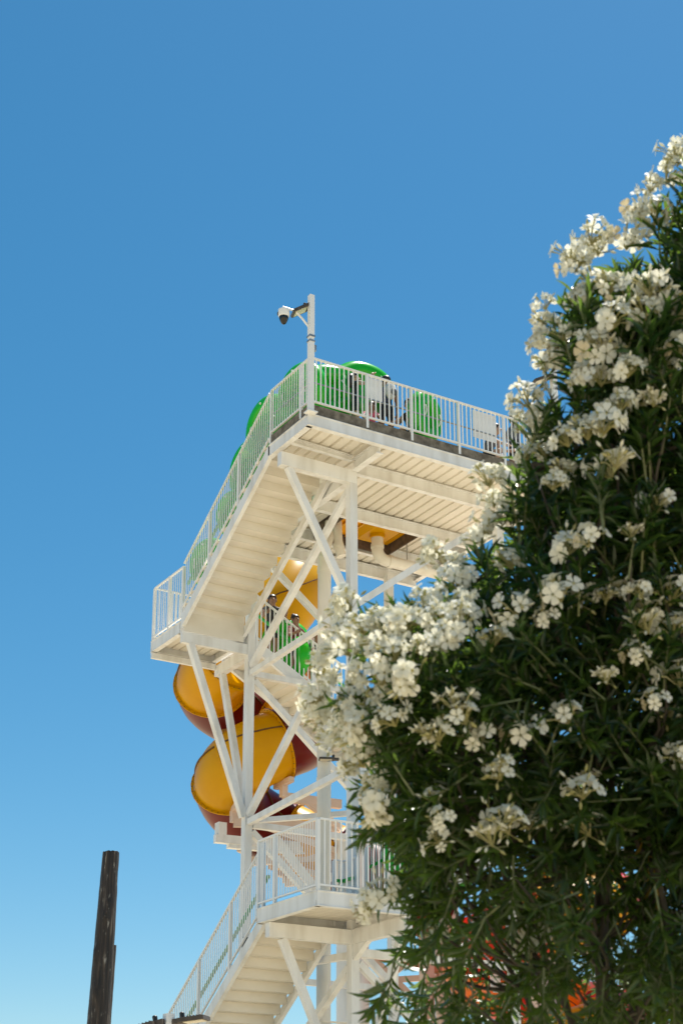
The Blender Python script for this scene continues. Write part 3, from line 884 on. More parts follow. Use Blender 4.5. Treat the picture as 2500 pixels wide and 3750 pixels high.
# ------------------------------------------------------------------ people
def solid(name, c, rough=.7):
    return mat_noise(name, tuple(x * .85 for x in c), c, 14, rough)
SKIN = [solid('skin_a', (.42, .24, .15), .5), solid('skin_b', (.30, .16, .10), .5), solid('skin_c', (.52, .32, .22), .5)]
CL = {'black': solid('cloth_black', (.018, .018, .022)), 'white': solid('cloth_white', (.72, .70, .66)), 'pink': solid('cloth_pink', (.75, .12, .22)),
      'navy': solid('cloth_navy', (.03, .04, .09)), 'maroon': solid('cloth_maroon', (.16, .03, .03)), 'grey': solid('cloth_grey', (.14, .14, .15)), 'teal': solid('cloth_teal', (.03, .16, .18))}
HAIR = solid('dark_hair', (.022, .014, .010), .45)
EYE = solid('eye_dark', (.01, .008, .008), .2)
BASE = dict(pelvis=(0, 0, .93), belly=(0, 0, 1.08), chest=(0, 0, 1.30), neck=(0, .01, 1.455), jaw=(0, -.015, 1.53), skull=(0, 0, 1.615), crown=(0, .005, 1.675),
            nose=(0, -.115, 1.585), nose0=(0, -.085, 1.60),
            hipL=(.09, 0, .90), kneeL=(.105, -.015, .50), ankL=(.11, .02, .085), toeL=(.125, -.15, .035),
            hipR=(-.09, 0, .90), kneeR=(-.105, -.015, .50), ankR=(-.11, .02, .085), toeR=(-.125, -.15, .035),
            shL=(.175, .01, 1.395), elL=(.235, .02, 1.12), wrL=(.25, -.06, .88), shR=(-.175, .01, 1.395), elR=(-.235, .02, 1.12), wrR=(-.25, -.06, .88))
RAD = dict(pelvis=.135, belly=.12, chest=.145, neck=.056, jaw=.078, skull=.098, crown=.07, nose0=.03, nose=.013, hipL=.095, kneeL=.06, ankL=.042, toeL=.034, hipR=.095, kneeR=.06, ankR=.042, toeR=.034,
           shL=.066, elL=.045, wrL=.030, shR=.066, elR=.045, wrR=.030)
EDG = [('pelvis', 'belly'), ('belly', 'chest'), ('chest', 'neck'), ('neck', 'jaw'), ('jaw', 'skull'), ('skull', 'crown'), ('pelvis', 'hipL'), ('hipL', 'kneeL'), ('kneeL', 'ankL'), ('ankL', 'toeL'),
       ('pelvis', 'hipR'), ('hipR', 'kneeR'), ('kneeR', 'ankR'), ('ankR', 'toeR'), ('chest', 'shL'), ('shL', 'elL'), ('elL', 'wrL'), ('chest', 'shR'), ('shR', 'elR'), ('elR', 'wrR')]
def person(loc, yaw, label, H=1.7, pose=None, skin=0, top='black', low='black', hair='long', wide=1.0):
    J = {k: Vector(v) for k, v in BASE.items()}
    for k, v in (pose or {}).items(): J[k] = Vector(v)
    names = [k for k in J if k not in ('nose', 'nose0')]
    idx = {k: i for i, k in enumerate(names)}
    me = bpy.data.meshes.new('body_cage')
    me.from_pydata([J[k] for k in names], [(idx[a], idx[b]) for a, b in EDG], [])
    ob = bpy.data.objects.new('body_cage', me); sc.collection.objects.link(ob)
    ob.modifiers.new('skin', 'SKIN')
    if not me.skin_vertices:
        bm = bmesh.new(); bm.from_mesh(me); bm.verts.layers.skin.verify(); bm.to_mesh(me); bm.free()
    for k in names:
        sv = me.skin_vertices[0].data[idx[k]]
        r_ = RAD[k]; f = wide if k in ('pelvis', 'belly', 'chest') else 1
        sv.radius = (r_ * f, r_ * .78 if k in ('pelvis', 'belly', 'chest') else r_)
        sv.use_root = (k == 'pelvis')
    ss = ob.modifiers.new('sub', 'SUBSURF'); ss.levels = 2; ss.render_levels = 2
    dg = bpy.context.evaluated_depsgraph_get()
    bme = bpy.data.meshes.new_from_object(ob.evaluated_get(dg))
    bpy.data.objects.remove(ob); 
    bme.name = 'body'
    # nose, ears, eyes and hands grown onto the same mesh
    x = MB()
    hc = J['skull']; off = hc - Vector(BASE['skull'])
    x.tube([hc + V(0, -.085, -.005), hc + V(0, -.112, -.045), hc + V(0, -.09, -.055)], [.012, .017, .012], 8)
    for sg in (-1, 1): x.ball(hc + V(sg * .098, .01, -.02), .014, .024, .034, 8, 6)
    x.tube([hc + V(-.026, -.088, -.088), hc + V(0, -.096, -.09), hc + V(.026, -.088, -.088)], [.006, .011, .006], 6)
    for (w_, e_) in (('wrL', 'elL'), ('wrR', 'elR')):
        d = (J[w_] - J[e_]).normalized(); sdv = d.cross(V(0, -1, 0.2)).normalized(); nrm = sdv.cross(d).normalized()
        o_ = J[w_]
        x.tube([o_ - d * .03, o_ + d * .02, o_ + d * .06, o_ + d * .09], [.028, .036, .04, .034], 8)
        for k, (s_, L_) in enumerate(((-.027, .062), (-.009, .074), (.009, .070), (.027, .055))):
            b0 = o_ + d * .085 + sdv * s_
            x.tube([b0, b0 + d * L_ * .5 + nrm * .01, b0 + d * L_ * .9 + nrm * .035], [.0095, .009, .007], 6)
        b0 = o_ + d * .03 - sdv * .034
        x.tube([b0, b0 - sdv * .028 + d * .025, b0 - sdv * .032 + d * .058], [.012, .011, .008], 6)
    nb = len(bme.vertices)
    bm = bmesh.new(); bm.from_mesh(bme)
    for p in x.v: bm.verts.new(p)
    bm.verts.ensure_lookup_table()
    for f in x.f:
        try: bm.faces.new([bm.verts[nb + i] for i in f])
        except ValueError: pass
    bmesh.ops.recalc_face_normals(bm, faces=bm.faces)
    bm.to_mesh(bme); bm.free()
    bme.materials.clear()
    for mt in (SKIN[skin], CL[top], CL[low]): bme.materials.append(mt)
    segs = [(a, b) for a, b in EDG]
    topset = {('belly', 'chest'), ('chest', 'shL'), ('chest', 'shR'), ('chest', 'neck')}
    lowset = {('pelvis', 'belly'), ('pelvis', 'hipL'), ('pelvis', 'hipR')}
    for pl in bme.polygons:
        c = pl.center; best = None
        if pl.vertices[0] >= nb: pl.material_index = 0; pl.use_smooth = True; continue
        for a, b in segs:
            A_, B_ = J[a], J[b]; t = max(0, min(1, (c - A_).dot(B_ - A_) / (B_ - A_).length_squared))
            d = (c - A_.lerp(B_, t)).length - (RAD[a] * (1 - t) + RAD[b] * t) * .9
            if best is None or d < best[0]: best = (d, (a, b), t)
        e_, t = best[1], best[2]
        mi = 0
        if e_ in topset and not (e_ == ('chest', 'neck') and t > .55): mi = 1
        elif e_ in lowset: mi = 2
        elif e_ in (('hipL', 'kneeL'), ('hipR', 'kneeR')) and t < .55: mi = 2
        elif e_ in (('shL', 'elL'), ('shR', 'elR')) and t < .4: mi = 1
        pl.material_index = mi; pl.use_smooth = True
    T = empty('person', loc, label, 'person')
    s_ = H / 1.755
    b = place('body', bme, T, loc); b.rotation_euler = (0, 0, yaw); b.scale = (s_,) * 3
    h = MB(); c = hc + V(0, .018, .028)
    h.ball(c, .104, .108, .10, 16, 10)
    if hair == 'long':
        h.tube([c + V(0, .06, .02), c + V(0, .10, -.08), c + V(0, .105, -.2), c + V(0, .09, -.30)], [.085, .085, .07, .03], 10)
    elif hair == 'bun': h.ball(c + V(0, .07, .09), .05, .05, .045, 10, 7)
    # keep the face free
    keep = [i for i, f in enumerate(h.f) if not (sum(h.v[j][1] for j in f) / len(f) < hc.y - .045 and sum(h.v[j][2] for j in f) / len(f) < hc.z + .045)]
    h.f = [h.f[i] for i in keep]; h.mi = [h.mi[i] for i in keep]
    ho = place('hair', h.mesh('hair', HAIR, True), T, loc); ho.rotation_euler = (0, 0, yaw); ho.scale = (s_,) * 3
    ey = MB()
    for sg in (-1, 1): ey.ball(hc + V(sg * .034, -.092, -.008), .012, .007, .007, 8, 6)
    eo = place('eyes', ey.mesh('eyes', EYE, True), T, loc); eo.rotation_euler = (0, 0, yaw); eo.scale = (s_,) * 3
    return T
def deckpos(px, py, Y, z=zd):
    p = ony(px, py, Y); return V(p.x, p.y, z)
ARMUP = dict(elR=(-.30, -.16, 1.32), wrR=(-.33, -.30, 1.50))
HOLD = dict(elL=(.27, -.10, 1.13), wrL=(.22, -.32, 1.16), elR=(-.27, -.10, 1.13), wrR=(-.22, -.32, 1.16))
CROUCH = dict(pelvis=(0, .12, .46), belly=(0, .08, .60), chest=(0, -.02, .80), neck=(0, -.09, .94), jaw=(0, -.14, 1.0), skull=(0, -.13, 1.085), crown=(0, -.12, 1.145),
              hipL=(.09, .10, .44), kneeL=(.14, -.26, .50), ankL=(.12, .0, .085), toeL=(.135, -.17, .035), hipR=(-.09, .10, .44), kneeR=(-.14, -.26, .50), ankR=(-.12, .0, .085), toeR=(-.135, -.17, .035),
              shL=(.17, -.04, .88), elL=(.25, -.18, .66), wrL=(.16, -.36, .60), shR=(-.17, -.04, .88), elR=(-.25, -.18, .66), wrR=(-.16, -.36, .60))
LEAN = dict(belly=(0, -.03, 1.07), chest=(0, -.10, 1.27), neck=(0, -.16, 1.41), jaw=(0, -.20, 1.48), skull=(0, -.19, 1.565), crown=(0, -.185, 1.625), shL=(.175, -.09, 1.36), elL=(.26, -.22, 1.12), wrL=(.2, -.42, 1.1),
            shR=(-.175, -.09, 1.36), elR=(-.26, -.22, 1.12), wrR=(-.2, -.42, 1.1))
person(deckpos(1300, 1362, 22.80), R(70), 'person in dark swimwear with one arm raised beside the big double tube', 1.46, ARMUP, 2, 'black', 'black')
pq = person(deckpos(1412, 1395, 22.85), R(160), 'person in dark clothes carrying a white backpack next to a sign panel', 1.62, dict(), 1, 'navy', 'black', 'short')
pq_loc = deckpos(1420, 1395, 22.60)
person(deckpos(1356, 1490, 22.72), R(-20), 'small child in pink crouching behind the deck rail below a sign', 1.2, CROUCH, 1, 'pink', 'pink', 'short')
person(deckpos(1508, 1508, 22.75), R(-60), 'person in black crouching beside the single green tube on deck', 1.7, CROUCH, 2, 'black', 'black')
person(deckpos(1795, 1590, 22.7), R(40), 'person crouching behind the white sign nearest the oleander', 1.65, CROUCH, 2, 'grey', 'black', 'short')
person(deckpos(1880, 1540, 22.8), R(100), 'person in grey standing by the last rail post near the oleander', 1.6, HOLD, 1, 'grey', 'black', 'short')
# backpack
BP = empty('backpack', (pq_loc.x, pq_loc.y, zd + .98), 'small white backpack worn by a person on the deck', 'backpack')
m = MB()
cx_, cy_, cz_ = pq_loc.x + .06, pq_loc.y, zd + 1.16
vs = []
m.ball((cx_, cy_, cz_), .12, .085, .19, 14, 10); m.build('bag', CL['white'], BP, True)
m = MB(); m.ball((cx_ + .03, cy_ - .07, cz_ - .05), .075, .04, .08, 12, 8); m.build('pocket', CL['grey'], BP, True)
# riders on the flights
def stairpos1(Y, X=13.4):
    k = int((Y - 23.42) / .275); return V(X, 23.42 + .275 * (k + .5), 15.305 - .17 * (k + 1))
def stairpos2(X, Y=27.85):
    k = int((X - 14.26) / .272); return V(14.26 + .272 * (k + .5), Y, 12.78 - .163 * (k + 1))
FEET = dict(hipL=(.08, 0, .90), kneeL=(.065, -.02, .50), ankL=(.058, .02, .085), toeL=(.06, -.14, .038), hipR=(-.08, 0, .90), kneeR=(-.065, -.02, .50), ankR=(-.058, .02, .085), toeR=(-.06, -.14, .038))
HOLDS = {**HOLD, **FEET}; LEANS = {**LEAN, **FEET}
person(stairpos1(23.82, 13.62), R(-90), 'person holding a green tube at the head of the top flight', 1.68, HOLDS, 0, 'maroon', 'black')
person(stairpos1(25.2, 13.5), R(-90), 'person in maroon halfway down the top flight', 1.66, HOLDS, 1, 'maroon', 'navy', 'short')
person(stairpos1(26.58, 13.5), R(-90), 'person in teal at the foot of the top flight', 1.6, HOLDS, 0, 'teal', 'black', 'short')
person(stairpos2(14.9, 27.5), R(-12), 'person in black at the start of the second flight in shade', 1.66, HOLDS, 1, 'black', 'black')
person(stairpos2(15.55, 27.45), R(10), 'person with dark hair behind a shaded tube on the second flight', 1.62, HOLDS, 1, 'maroon', 'black', 'bun')
person(stairpos2(16.1, 27.5), R(-20), 'person in black leaning forward lower on the second flight', 1.7, LEANS, 1, 'black', 'black', 'short')

# ------------------------------------------------------------------ second slide and its frame, seen through the oleander
bc = ondist(1985, 3500, 35.0)
def helix2(q):
    a = R(q); z = bc.z + 1.9 - (q + 90) / 360 * 2.7
    return V(bc.x, bc.y, 0) + rt * (1.5 * math.cos(a)) - fh * (1.5 * math.sin(a)) + V(0, 0, z)
S2 = []
cols = ['orange', 'red', 'yellow', 'red', 'orange', 'red']
q = -90
k = 0
while q < 560:
    S2.append((q, q + 62, cols[k % 6])); q += 62; k += 1
RS = tube_slide('tube_slide', 'red and orange spiral tube slide glimpsed through the oleander leaves', helix2, S2, .72, (bc.x, bc.y, 0), MT, nside=22)
m = MB(); m.tube([(bc.x, bc.y, 0), (bc.x, bc.y, bc.z + 1.2)], .34, 24); e = m.build('mast', W_, RS); smooth_by_angle(e)
for q in (20, 140, 260, 380):
    p = helix2(q); m = MB(); m.bar((bc.x, bc.y, p.z - 1.0), (p.x, p.y, p.z - 1.0), .16, .2); m.bar((p.x, p.y, p.z - 1.0), (p.x, p.y, p.z - .7), .16, .16); m.build('bracket_arm', W_, RS)
FR = empty('lattice_pylon', ondist(1600, 3600, 37.5) * 1, 'steel lattice, pink bounce light in its colour, with a thick round post standing behind the tower', 'pylon')
FR.location.z = 0
def fpt(x, y, D=37.5): return ondist(x, y, D)
a = fpt(1557, 3290); m = MB(); m.box((a.x - .13, a.y - .13, 0), (a.x + .13, a.y + .13, a.z)); m.build('post', MT['pink'], FR)
a2 = fpt(1631, 3300, 38.2); m = MB(); m.tube([(a2.x, a2.y, 0), (a2.x, a2.y, a2.z)], .30, 24); e = m.build('post', MT['pink'], FR); smooth_by_angle(e)
a3 = fpt(1360, 3560, 38.5); m = MB(); m.box((a3.x - .1, a3.y - .1, 0), (a3.x + .1, a3.y + .1, fpt(1360, 3420, 38.5).z)); 
for (x0_, y0_, x1_, y1_, mm_, sz) in ((1345, 3500, 1690, 3560, 'terracotta', .16), (1345, 3596, 1600, 3580, 'pink', .14), (1355, 3500, 1545, 3690, 'pink', .16), (1545, 3480, 1400, 3600, 'pink', .14), (1560, 3560, 1800, 3520, 'terracotta', .15), (1640, 3390, 1900, 3370, 'pink', .16)):
    m = MB(); m.bar(fpt(x0_, y0_, 38.0), fpt(x1_, y1_, 38.0), sz * .8, sz); m.build('brace', MT[mm_], FR)

# ------------------------------------------------------------------ palm far behind the oleander
pc = ondist(2290, 3560, 44.0)
PT = empty('palm_tree', (pc.x, pc.y, 0), 'small fan palm with brown skirt glimpsed at the foot of the oleander', 'tree')
m = MB(); m.tube([(pc.x, pc.y, 0), (pc.x + .1, pc.y, pc.z * .5), (pc.x, pc.y, pc.z)], [.24, .2, .19], 12); m.build('trunk', MT['timber'], PT)
frond_m = mat_thin('palm_frond', (.05, .09, .03), (.12, .14, .05), True, .45, None, .25)
dry_m = mat_thin('dry_frond', (.16, .11, .06), (.26, .19, .11), True, .7, None, .2)
for k in range(34):
    rnd = random.Random(k); a = rnd.uniform(0, 6.28); el = rnd.uniform(-1.2, 1.2)
    d = V(math.cos(a) * math.cos(el), math.sin(a) * math.cos(el), math.sin(el)); L_ = rnd.uniform(.8, 1.2)
    m = MB(); b0 = pc + V(0, 0, -.1 if el > -.2 else -.4); c0 = b0 + d * L_ * .55
    m.tube([b0, c0], .015, 5)
    sv = d.orthogonal().normalized(); uv = sv.cross(d)
    for j in range(13):
        t = (j - 6) / 6 * 1.25
        e_ = c0 + (d * math.cos(t) + sv * math.sin(t)) * L_ * .75 + uv * .08 * abs(t) - V(0, 0, .16 * abs(t))
        n_ = (e_ - c0).normalized().cross(uv).normalized() * .025
        mid = c0.lerp(e_, .5)
        m.add([c0, mid + n_, e_, mid - n_], [(0, 1, 2, 3)])
    m.build('frond', frond_m if el > -.2 else dry_m, PT)

# ------------------------------------------------------------------ oleander
import numpy as np
rng = np.random.default_rng(11)
D0 = 6.2
OUT = [(2560, 470), (2440, 640), (2350, 760), (2300, 880), (2150, 905), (2085, 1000), (2000, 1110), (1975, 1250), (2020, 1340), (1915, 1480), (1905, 1620), (1840, 1690), (1790, 1760), (1810, 1880), (1735, 1985), (1630, 2085), (1490, 2160),
       (1390, 2210), (1265, 2270), (1225, 2380), (1240, 2480), (1180, 2580), (1200, 2720), (1265, 2850), (1300, 2960), (1300, 3080), (1360, 3170), (1300, 3290), (1540, 3370), (1800, 3420), (2150, 3470), (2500, 3450),
       (2950, 3500), (3250, 2900), (3300, 2000), (3150, 1200), (2950, 650), (2750, 420)]
LOWP = [(1330, 3640), (1420, 3560), (1500, 3380), (1800, 3330), (2500, 3330), (3000, 3400), (3000, 3900), (1300, 3900)]
OUT = [(x + 45 if y < 2100 and x < 2500 else x + 15 if x < 2500 else x, y) for x, y in OUT]
def inside(poly, x, y):
    c = np.zeros(x.shape, bool); n = len(poly)
    for i in range(n):
        x0, y0 = poly[i]; x1, y1 = poly[(i + 1) % n]
        if y0 == y1: continue
        cond = ((y0 > y) != (y1 > y)) & (x < (x1 - x0) * (y - y0) / (y1 - y0) + x0)
        c ^= cond
    return c
def edist(poly, x, y):
    d = np.full(x.shape, 1e9); n = len(poly)
    for i in range(n):
        ax, ay = poly[i]; bx, by = poly[(i + 1) % n]
        vx, vy = bx - ax, by - ay; t = np.clip(((x - ax) * vx + (y - ay) * vy) / (vx * vx + vy * vy), 0, 1)
        d = np.minimum(d, np.hypot(x - ax - t * vx, y - ay - t * vy))
    return d
FWn, RTn, UPn = np.array(fw), np.array(rt), np.array(up)
def pix3(x, y, dep):
    """points seen at photo pixel (x, y), dep metres along the camera axis"""
    return np.array(CAM)[None, :] + (FWn[None, :] + RTn[None, :] * ((x - XP) / FPX)[:, None] + UPn[None, :] * ((YP - y) / FPX)[:, None]) * dep[:, None]
N0 = 5600
xs_ = rng.uniform(1150, 3300, N0); ys_ = rng.uniform(420, 3550, N0)
ok = inside(OUT, xs_, ys_); xs_, ys_ = xs_[ok], ys_[ok]
ed = edist(OUT, xs_, ys_)
half = np.clip(.08 + .036 * np.sqrt(ed), 0, .72)
u_ = rng.uniform(-1, 1, len(xs_)); u_ = np.sign(u_) * np.abs(u_) ** .75
dep = D0 + .25 * (xs_ - 1800) / 1000 + u_ * half
# thin out so that clumps and gaps remain
cl = np.sin(xs_ * .0125 + 1.3 * np.sin(ys_ * .008)) * np.sin(ys_ * .0105 + 1.1 * np.sin(xs_ * .007)) + .8 * np.sin(dep * 5 + xs_ * .004)
keep = (rng.uniform(0, 1, len(xs_)) < np.clip(.80 + .28 * cl, .34, 1)) 
keep &= rng.uniform(0, 1, len(xs_)) < np.clip(.52 + .6 * ed / 260, 0, 1)
keep &= rng.uniform(0, 1, len(xs_)) < np.where(xs_ > 2620, .6, 1.0) * np.where((ys_ > 3000) & (xs_ > 1600), .66, 1.0) * np.where((ys_ > 3160) & (xs_ > 1620) & (xs_ < 2330), .66, 1.0)
xs_, ys_, dep = xs_[keep], ys_[keep], dep[keep]
xl = rng.uniform(1300, 3000, 2200); yl = rng.uniform(3330, 3900, 2200)
ok = inside(LOWP, xl, yl) & (rng.uniform(0, 1, 2200) < np.where(xl > 2330, .22, np.where(xl < 1600, .09, .10)))
xl, yl = xl[ok], yl[ok]; dl = D0 + rng.uniform(-.9, .9, len(xl))
TX = np.concatenate([xs_, xl]); TY = np.concatenate([ys_, yl]); TD = np.concatenate([dep, dl])
TP = pix3(TX, TY, TD)
core = pix3(np.array([2450.]), np.array([2750.]), np.array([D0 + .3]))[0]
dirs = TP - core[None, :]; dirs /= np.linalg.norm(dirs, axis=1)[:, None]
dirs += rng.normal(0, .42, dirs.shape); dirs[:, 2] += .28 - .55 * (TY > 3050)
dirs /= np.linalg.norm(dirs, axis=1)[:, None]

# leaf shape: slender, folded along the midrib, tip drooping (8 triangles)
LV = np.array([[0, 0, 0], [.35, .5, .10], [.35, 0, 0], [.35, -.5, .10], [.70, .36, .03], [.70, 0, -.04], [.70, -.36, .03], [1, 0, -.12]])
LF = np.array([[0, 2, 1], [0, 3, 2], [1, 2, 5], [1, 5, 4], [2, 3, 6], [2, 6, 5], [4, 5, 7], [5, 6, 7]])
def leaves_on(P, Dv, nl, Lmean, r):
    """whorled leaves along twigs: returns arrays origin, axis, side, normal, length, width"""
    n = len(P)
    t = np.repeat(np.linspace(0, 1, nl)[None, :], n, 0)
    ref = np.where(np.abs(Dv[:, 2:3]) > .9, np.array([[1., 0, 0]]), np.array([[0, 0, 1.]]))
    A_ = np.cross(Dv, ref); A_ /= np.linalg.norm(A_, axis=1)[:, None]; B_ = np.cross(Dv, A_)
    ang = np.arange(nl)[None, :] * 2.094 + (np.arange(nl)[None, :] // 3) * 1.05 + r.uniform(0, 6.28, (n, 1)) + r.normal(0, .18, (n, nl))
    L_ = Lmean * r.uniform(.58, 1.22, (n, nl)) * (1 - .35 * t)
    org = P[:, None, :] - Dv[:, None, :] * (.17 * (1 - t))[:, :, None]
    spread = np.radians(62) - np.radians(34) * t + r.normal(0, .14, (n, nl))
    rad = A_[:, None, :] * np.cos(ang)[:, :, None] + B_[:, None, :] * np.sin(ang)[:, :, None]
    ax = Dv[:, None, :] * np.cos(spread)[:, :, None] + rad * np.sin(spread)[:, :, None]
    ax[:, :, 2] -= .10
    ax /= np.linalg.norm(ax, axis=2)[:, :, None]
    sd_ = np.cross(ax, Dv[:, None, :]); sd_ /= np.linalg.norm(sd_, axis=2)[:, :, None] + 1e-9
    nm = np.cross(sd_, ax)
    return org.reshape(-1, 3), ax.reshape(-1, 3), sd_.reshape(-1, 3), nm.reshape(-1, 3), L_.ravel()
def mesh_np(name, verts, tris, mat, smooth=True):
    me = bpy.data.meshes.new(name)
    me.vertices.add(len(verts)); me.vertices.foreach_set('co', verts.astype(np.float32).ravel())
    me.loops.add(len(tris) * 3); me.loops.foreach_set('vertex_index', tris.astype(np.int32).ravel())
    me.polygons.add(len(tris)); me.polygons.foreach_set('loop_start', np.arange(0, len(tris) * 3, 3, dtype=np.int32))
    me.polygons.foreach_set('loop_total', np.full(len(tris), 3, np.int32))
    if smooth: me.polygons.foreach_set('use_smooth', np.ones(len(tris), bool))
    me.materials.append(mat); me.update(calc_edges=True); me.validate()
    return me
M_LEAF = mat_thin('oleander_leaf', (.007, .022, .007), (.042, .078, .018), True, .25, (.20, .34, .04), .29, spec=.5)
M_YLEAF = mat_thin('yellowed_leaf', (.26, .16, .012), (.36, .24, .02), True, .45, (.40, .27, .02), .3)
M_PETAL = mat_thin('white_petal', (.80, .785, .67), (.89, .88, .79), True, .55, (.87, .845, .68), .40, spec=.2)
M_BUD = mat_thin('yellow_green_bud', (.36, .34, .12), (.58, .53, .28), True, .6, (.5, .48, .18), .25, spec=.2)
M_WILT = mat_thin('wilted_petal', (.55, .46, .28), (.70, .62, .44), True, .6, (.6, .5, .3), .3, spec=.2)
M_BARK = mat_noise('oleander_bark', (.03, .024, .016), (.085, .068, .045), 30, .8, (1, 1, .3), bump=.3)
M_TWIG = mat_noise('green_twig', (.10, .12, .045), (.18, .19, .08), 30, .6)

base = pix3(np.array([2420.]), np.array([3750.]), np.array([D0 + .35]))[0]; base[2] = 0
OL = empty('oleander_tree', (base[0], base[1], 0), 'tall oleander tree covered in white blossom clusters and slender dark leaves', 'tree')
org, ax, sd_, nm, LL = leaves_on(TP, dirs, 16, .134, rng)
WW = LL * rng.uniform(.15, .21, len(LL))
# the leaves nearest the camera and in the frame become single parts
rel = org - np.array(CAM)[None, :]
dpt = rel @ FWn
lpx = XP + FPX * (rel @ RTn) / dpt; lpy = YP - FPX * (rel @ UPn) / dpt
face = np.abs(np.einsum('ij,ij->i', nm, rel / np.linalg.norm(rel, axis=1)[:, None]))
score = dpt - .5 * face + np.where((lpx > 1150) & (lpx < 2480) & (lpy > 500) & (lpy < 3740), 0, 50)
sel = np.argsort(score)[:290]
mask = np.ones(len(LL), bool); mask[sel] = False
def leaf_verts(o_, a_, s_, n_, L_, W_2):
    return o_[:, None, :] + a_[:, None, :] * (LV[None, :, 0] * L_[:, None])[:, :, None] + s_[:, None, :] * (LV[None, :, 1] * W_2[:, None])[:, :, None] + n_[:, None, :] * (LV[None, :, 2] * L_[:, None])[:, :, None]
vv = leaf_verts(org[mask], ax[mask], sd_[mask], nm[mask], LL[mask], WW[mask])
nL = len(vv)
tt = (LF[None, :, :] + (np.arange(nL) * 8)[:, None, None]).reshape(-1, 3)
ob_ = np.array(OL.location)
cr = place('crown', mesh_np('crown', vv.reshape(-1, 3) - ob_, tt, M_LEAF), OL, OL.location); tag(cr, kind='stuff')
one = mesh_np('leaf', LV * np.array([1, .18, 1]), LF, M_LEAF)
for i in sel:
    o = bpy.data.objects.new('leaf', one); sc.collection.objects.link(o); o.parent = OL
    mt = Matrix((ax[i], sd_[i] * float(np.linalg.norm(sd_[i]) > 0), nm[i])).transposed()
    o.matrix_basis = Matrix.Translation(Vector(org[i]) - OL.location) @ mt.to_4x4() @ Matrix.Diagonal((LL[i], LL[i], LL[i], 1))
# yellowed sprays
yx = np.array([2395., 2420, 2370, 2440, 2150.]); yy = np.array([3230., 3400, 3180, 3230, 3330]); yd = np.array([5.9, 6.0, 5.9, 6.0, 6.0])
YP3 = pix3(yx, yy, yd); YD = np.tile(np.array([[.1, -.1, -1.]]), (5, 1)); YD /= np.linalg.norm(YD, axis=1)[:, None]
o2, a2_, s2, n2, l2 = leaves_on(YP3, YD, 6, .085, rng)
v2 = leaf_verts(o2, a2_, s2, n2, l2, l2 * .17)
for k in range(len(v2)):
    me = mesh_np('yellow_leaf', v2[k] - o2[k], LF, M_YLEAF); place('yellow_leaf', me, OL, o2[k])

# stems, branches and twigs
stem_ends = []
def curve_pts(a, b, sag, n=8):
    a = Vector(a); b = Vector(b); out = []
    for i in range(n + 1):
        t = i / n; p = a.lerp(b, t); p += V(sag[0], sag[1], sag[2]) * math.sin(math.pi * t); out.append(p)
    return out
sr = random.Random(5)
allb = []
for k in range(11):
    ex, ey = [(2480, 1000), (2130, 1350), (1950, 1700), (1700, 2150), (1400, 2400), (1450, 2900), (1700, 2600), (2250, 1700), (2500, 1300), (2700, 2000), (2150, 2900)][k]
    e_ = Vector(pix3(np.array([float(ex)]), np.array([float(ey)]), np.array([D0 + sr.uniform(-.3, .5)]))[0])
    b_ = Vector(base) + V(sr.uniform(-.25, .25), sr.uniform(-.25, .25), 0)
    pts = curve_pts(b_, e_, (rt * .35 * (1 if ex < 2400 else -1))[:] , 12)
    m = MB(); m.tube(pts, [.030 * (1 - .93 * i / 12) + .002 for i in range(13)], 7)
    o = m.build('stem', M_BARK, OL, True)
    allb += pts[4:]
bp_ = np.array([tuple(p) for p in allb])
m = MB(); tw = MB()
order = rng.permutation(len(TP))
for c_, i in enumerate(order[:520]):
    p = TP[i] - dirs[i] * .16
    j = int(np.argmin(np.linalg.norm(bp_ - p[None, :], axis=1) + .25 * (bp_[:, 2] > p[2] - .1)))
    a = bp_[j]; d_ = np.linalg.norm(p - a)
    pts = curve_pts(a, p, (sr.uniform(-.08, .08), sr.uniform(-.08, .08), -.05), 4)
    m.tube(pts, [.011, .009, .007, .006, .004], 4, False)
br = m.build('branches', M_BARK, OL, True); tag(br, kind='stuff')
for i in range(len(TP)):
    a = TP[i] - dirs[i] * .24; b = TP[i]
    tw.tube([a, b], [.0045, .003], 3, False)
tb = tw.build('twigs', M_TWIG, OL); tag(tb, kind='stuff')

# blossom clusters
def flower(mb, c, axis, r_, rnd, open_=1.0):
    """five rounded petals around a short throat"""
    axis = Vector(axis).normalized(); u = axis.orthogonal().normalized(); v = axis.cross(u)
    a0 = rnd.uniform(0, 6.28)
    for k in range(5):
        a = a0 + k * 1.2566; d = u * math.cos(a) + v * math.sin(a); sdv = axis.cross(d)
        tw_ = rnd.uniform(-.25, .25)
        def P(t, w_, h): return c + d * (r_ * t) + sdv * (r_ * w_) + axis * (r_ * (h + tw_ * w_))
        h0 = .55 * open_
        vs = [P(.08, 0, 0), P(.45, .29, h0 * .45), P(.45, -.29, h0 * .45), P(.5, 0, h0 * .36), P(.82, .43, h0 * .62), P(.82, -.39, h0 * .62), P(.85, 0, h0 * .55), P(1.04, .23, h0 * .52), P(1.02, -.24, h0 * .50)]
        mb.add(vs, [(0, 1, 3), (0, 3, 2), (1, 4, 6, 3), (3, 6, 5, 2), (4, 7, 6), (6, 7, 8), (6, 8, 5)])
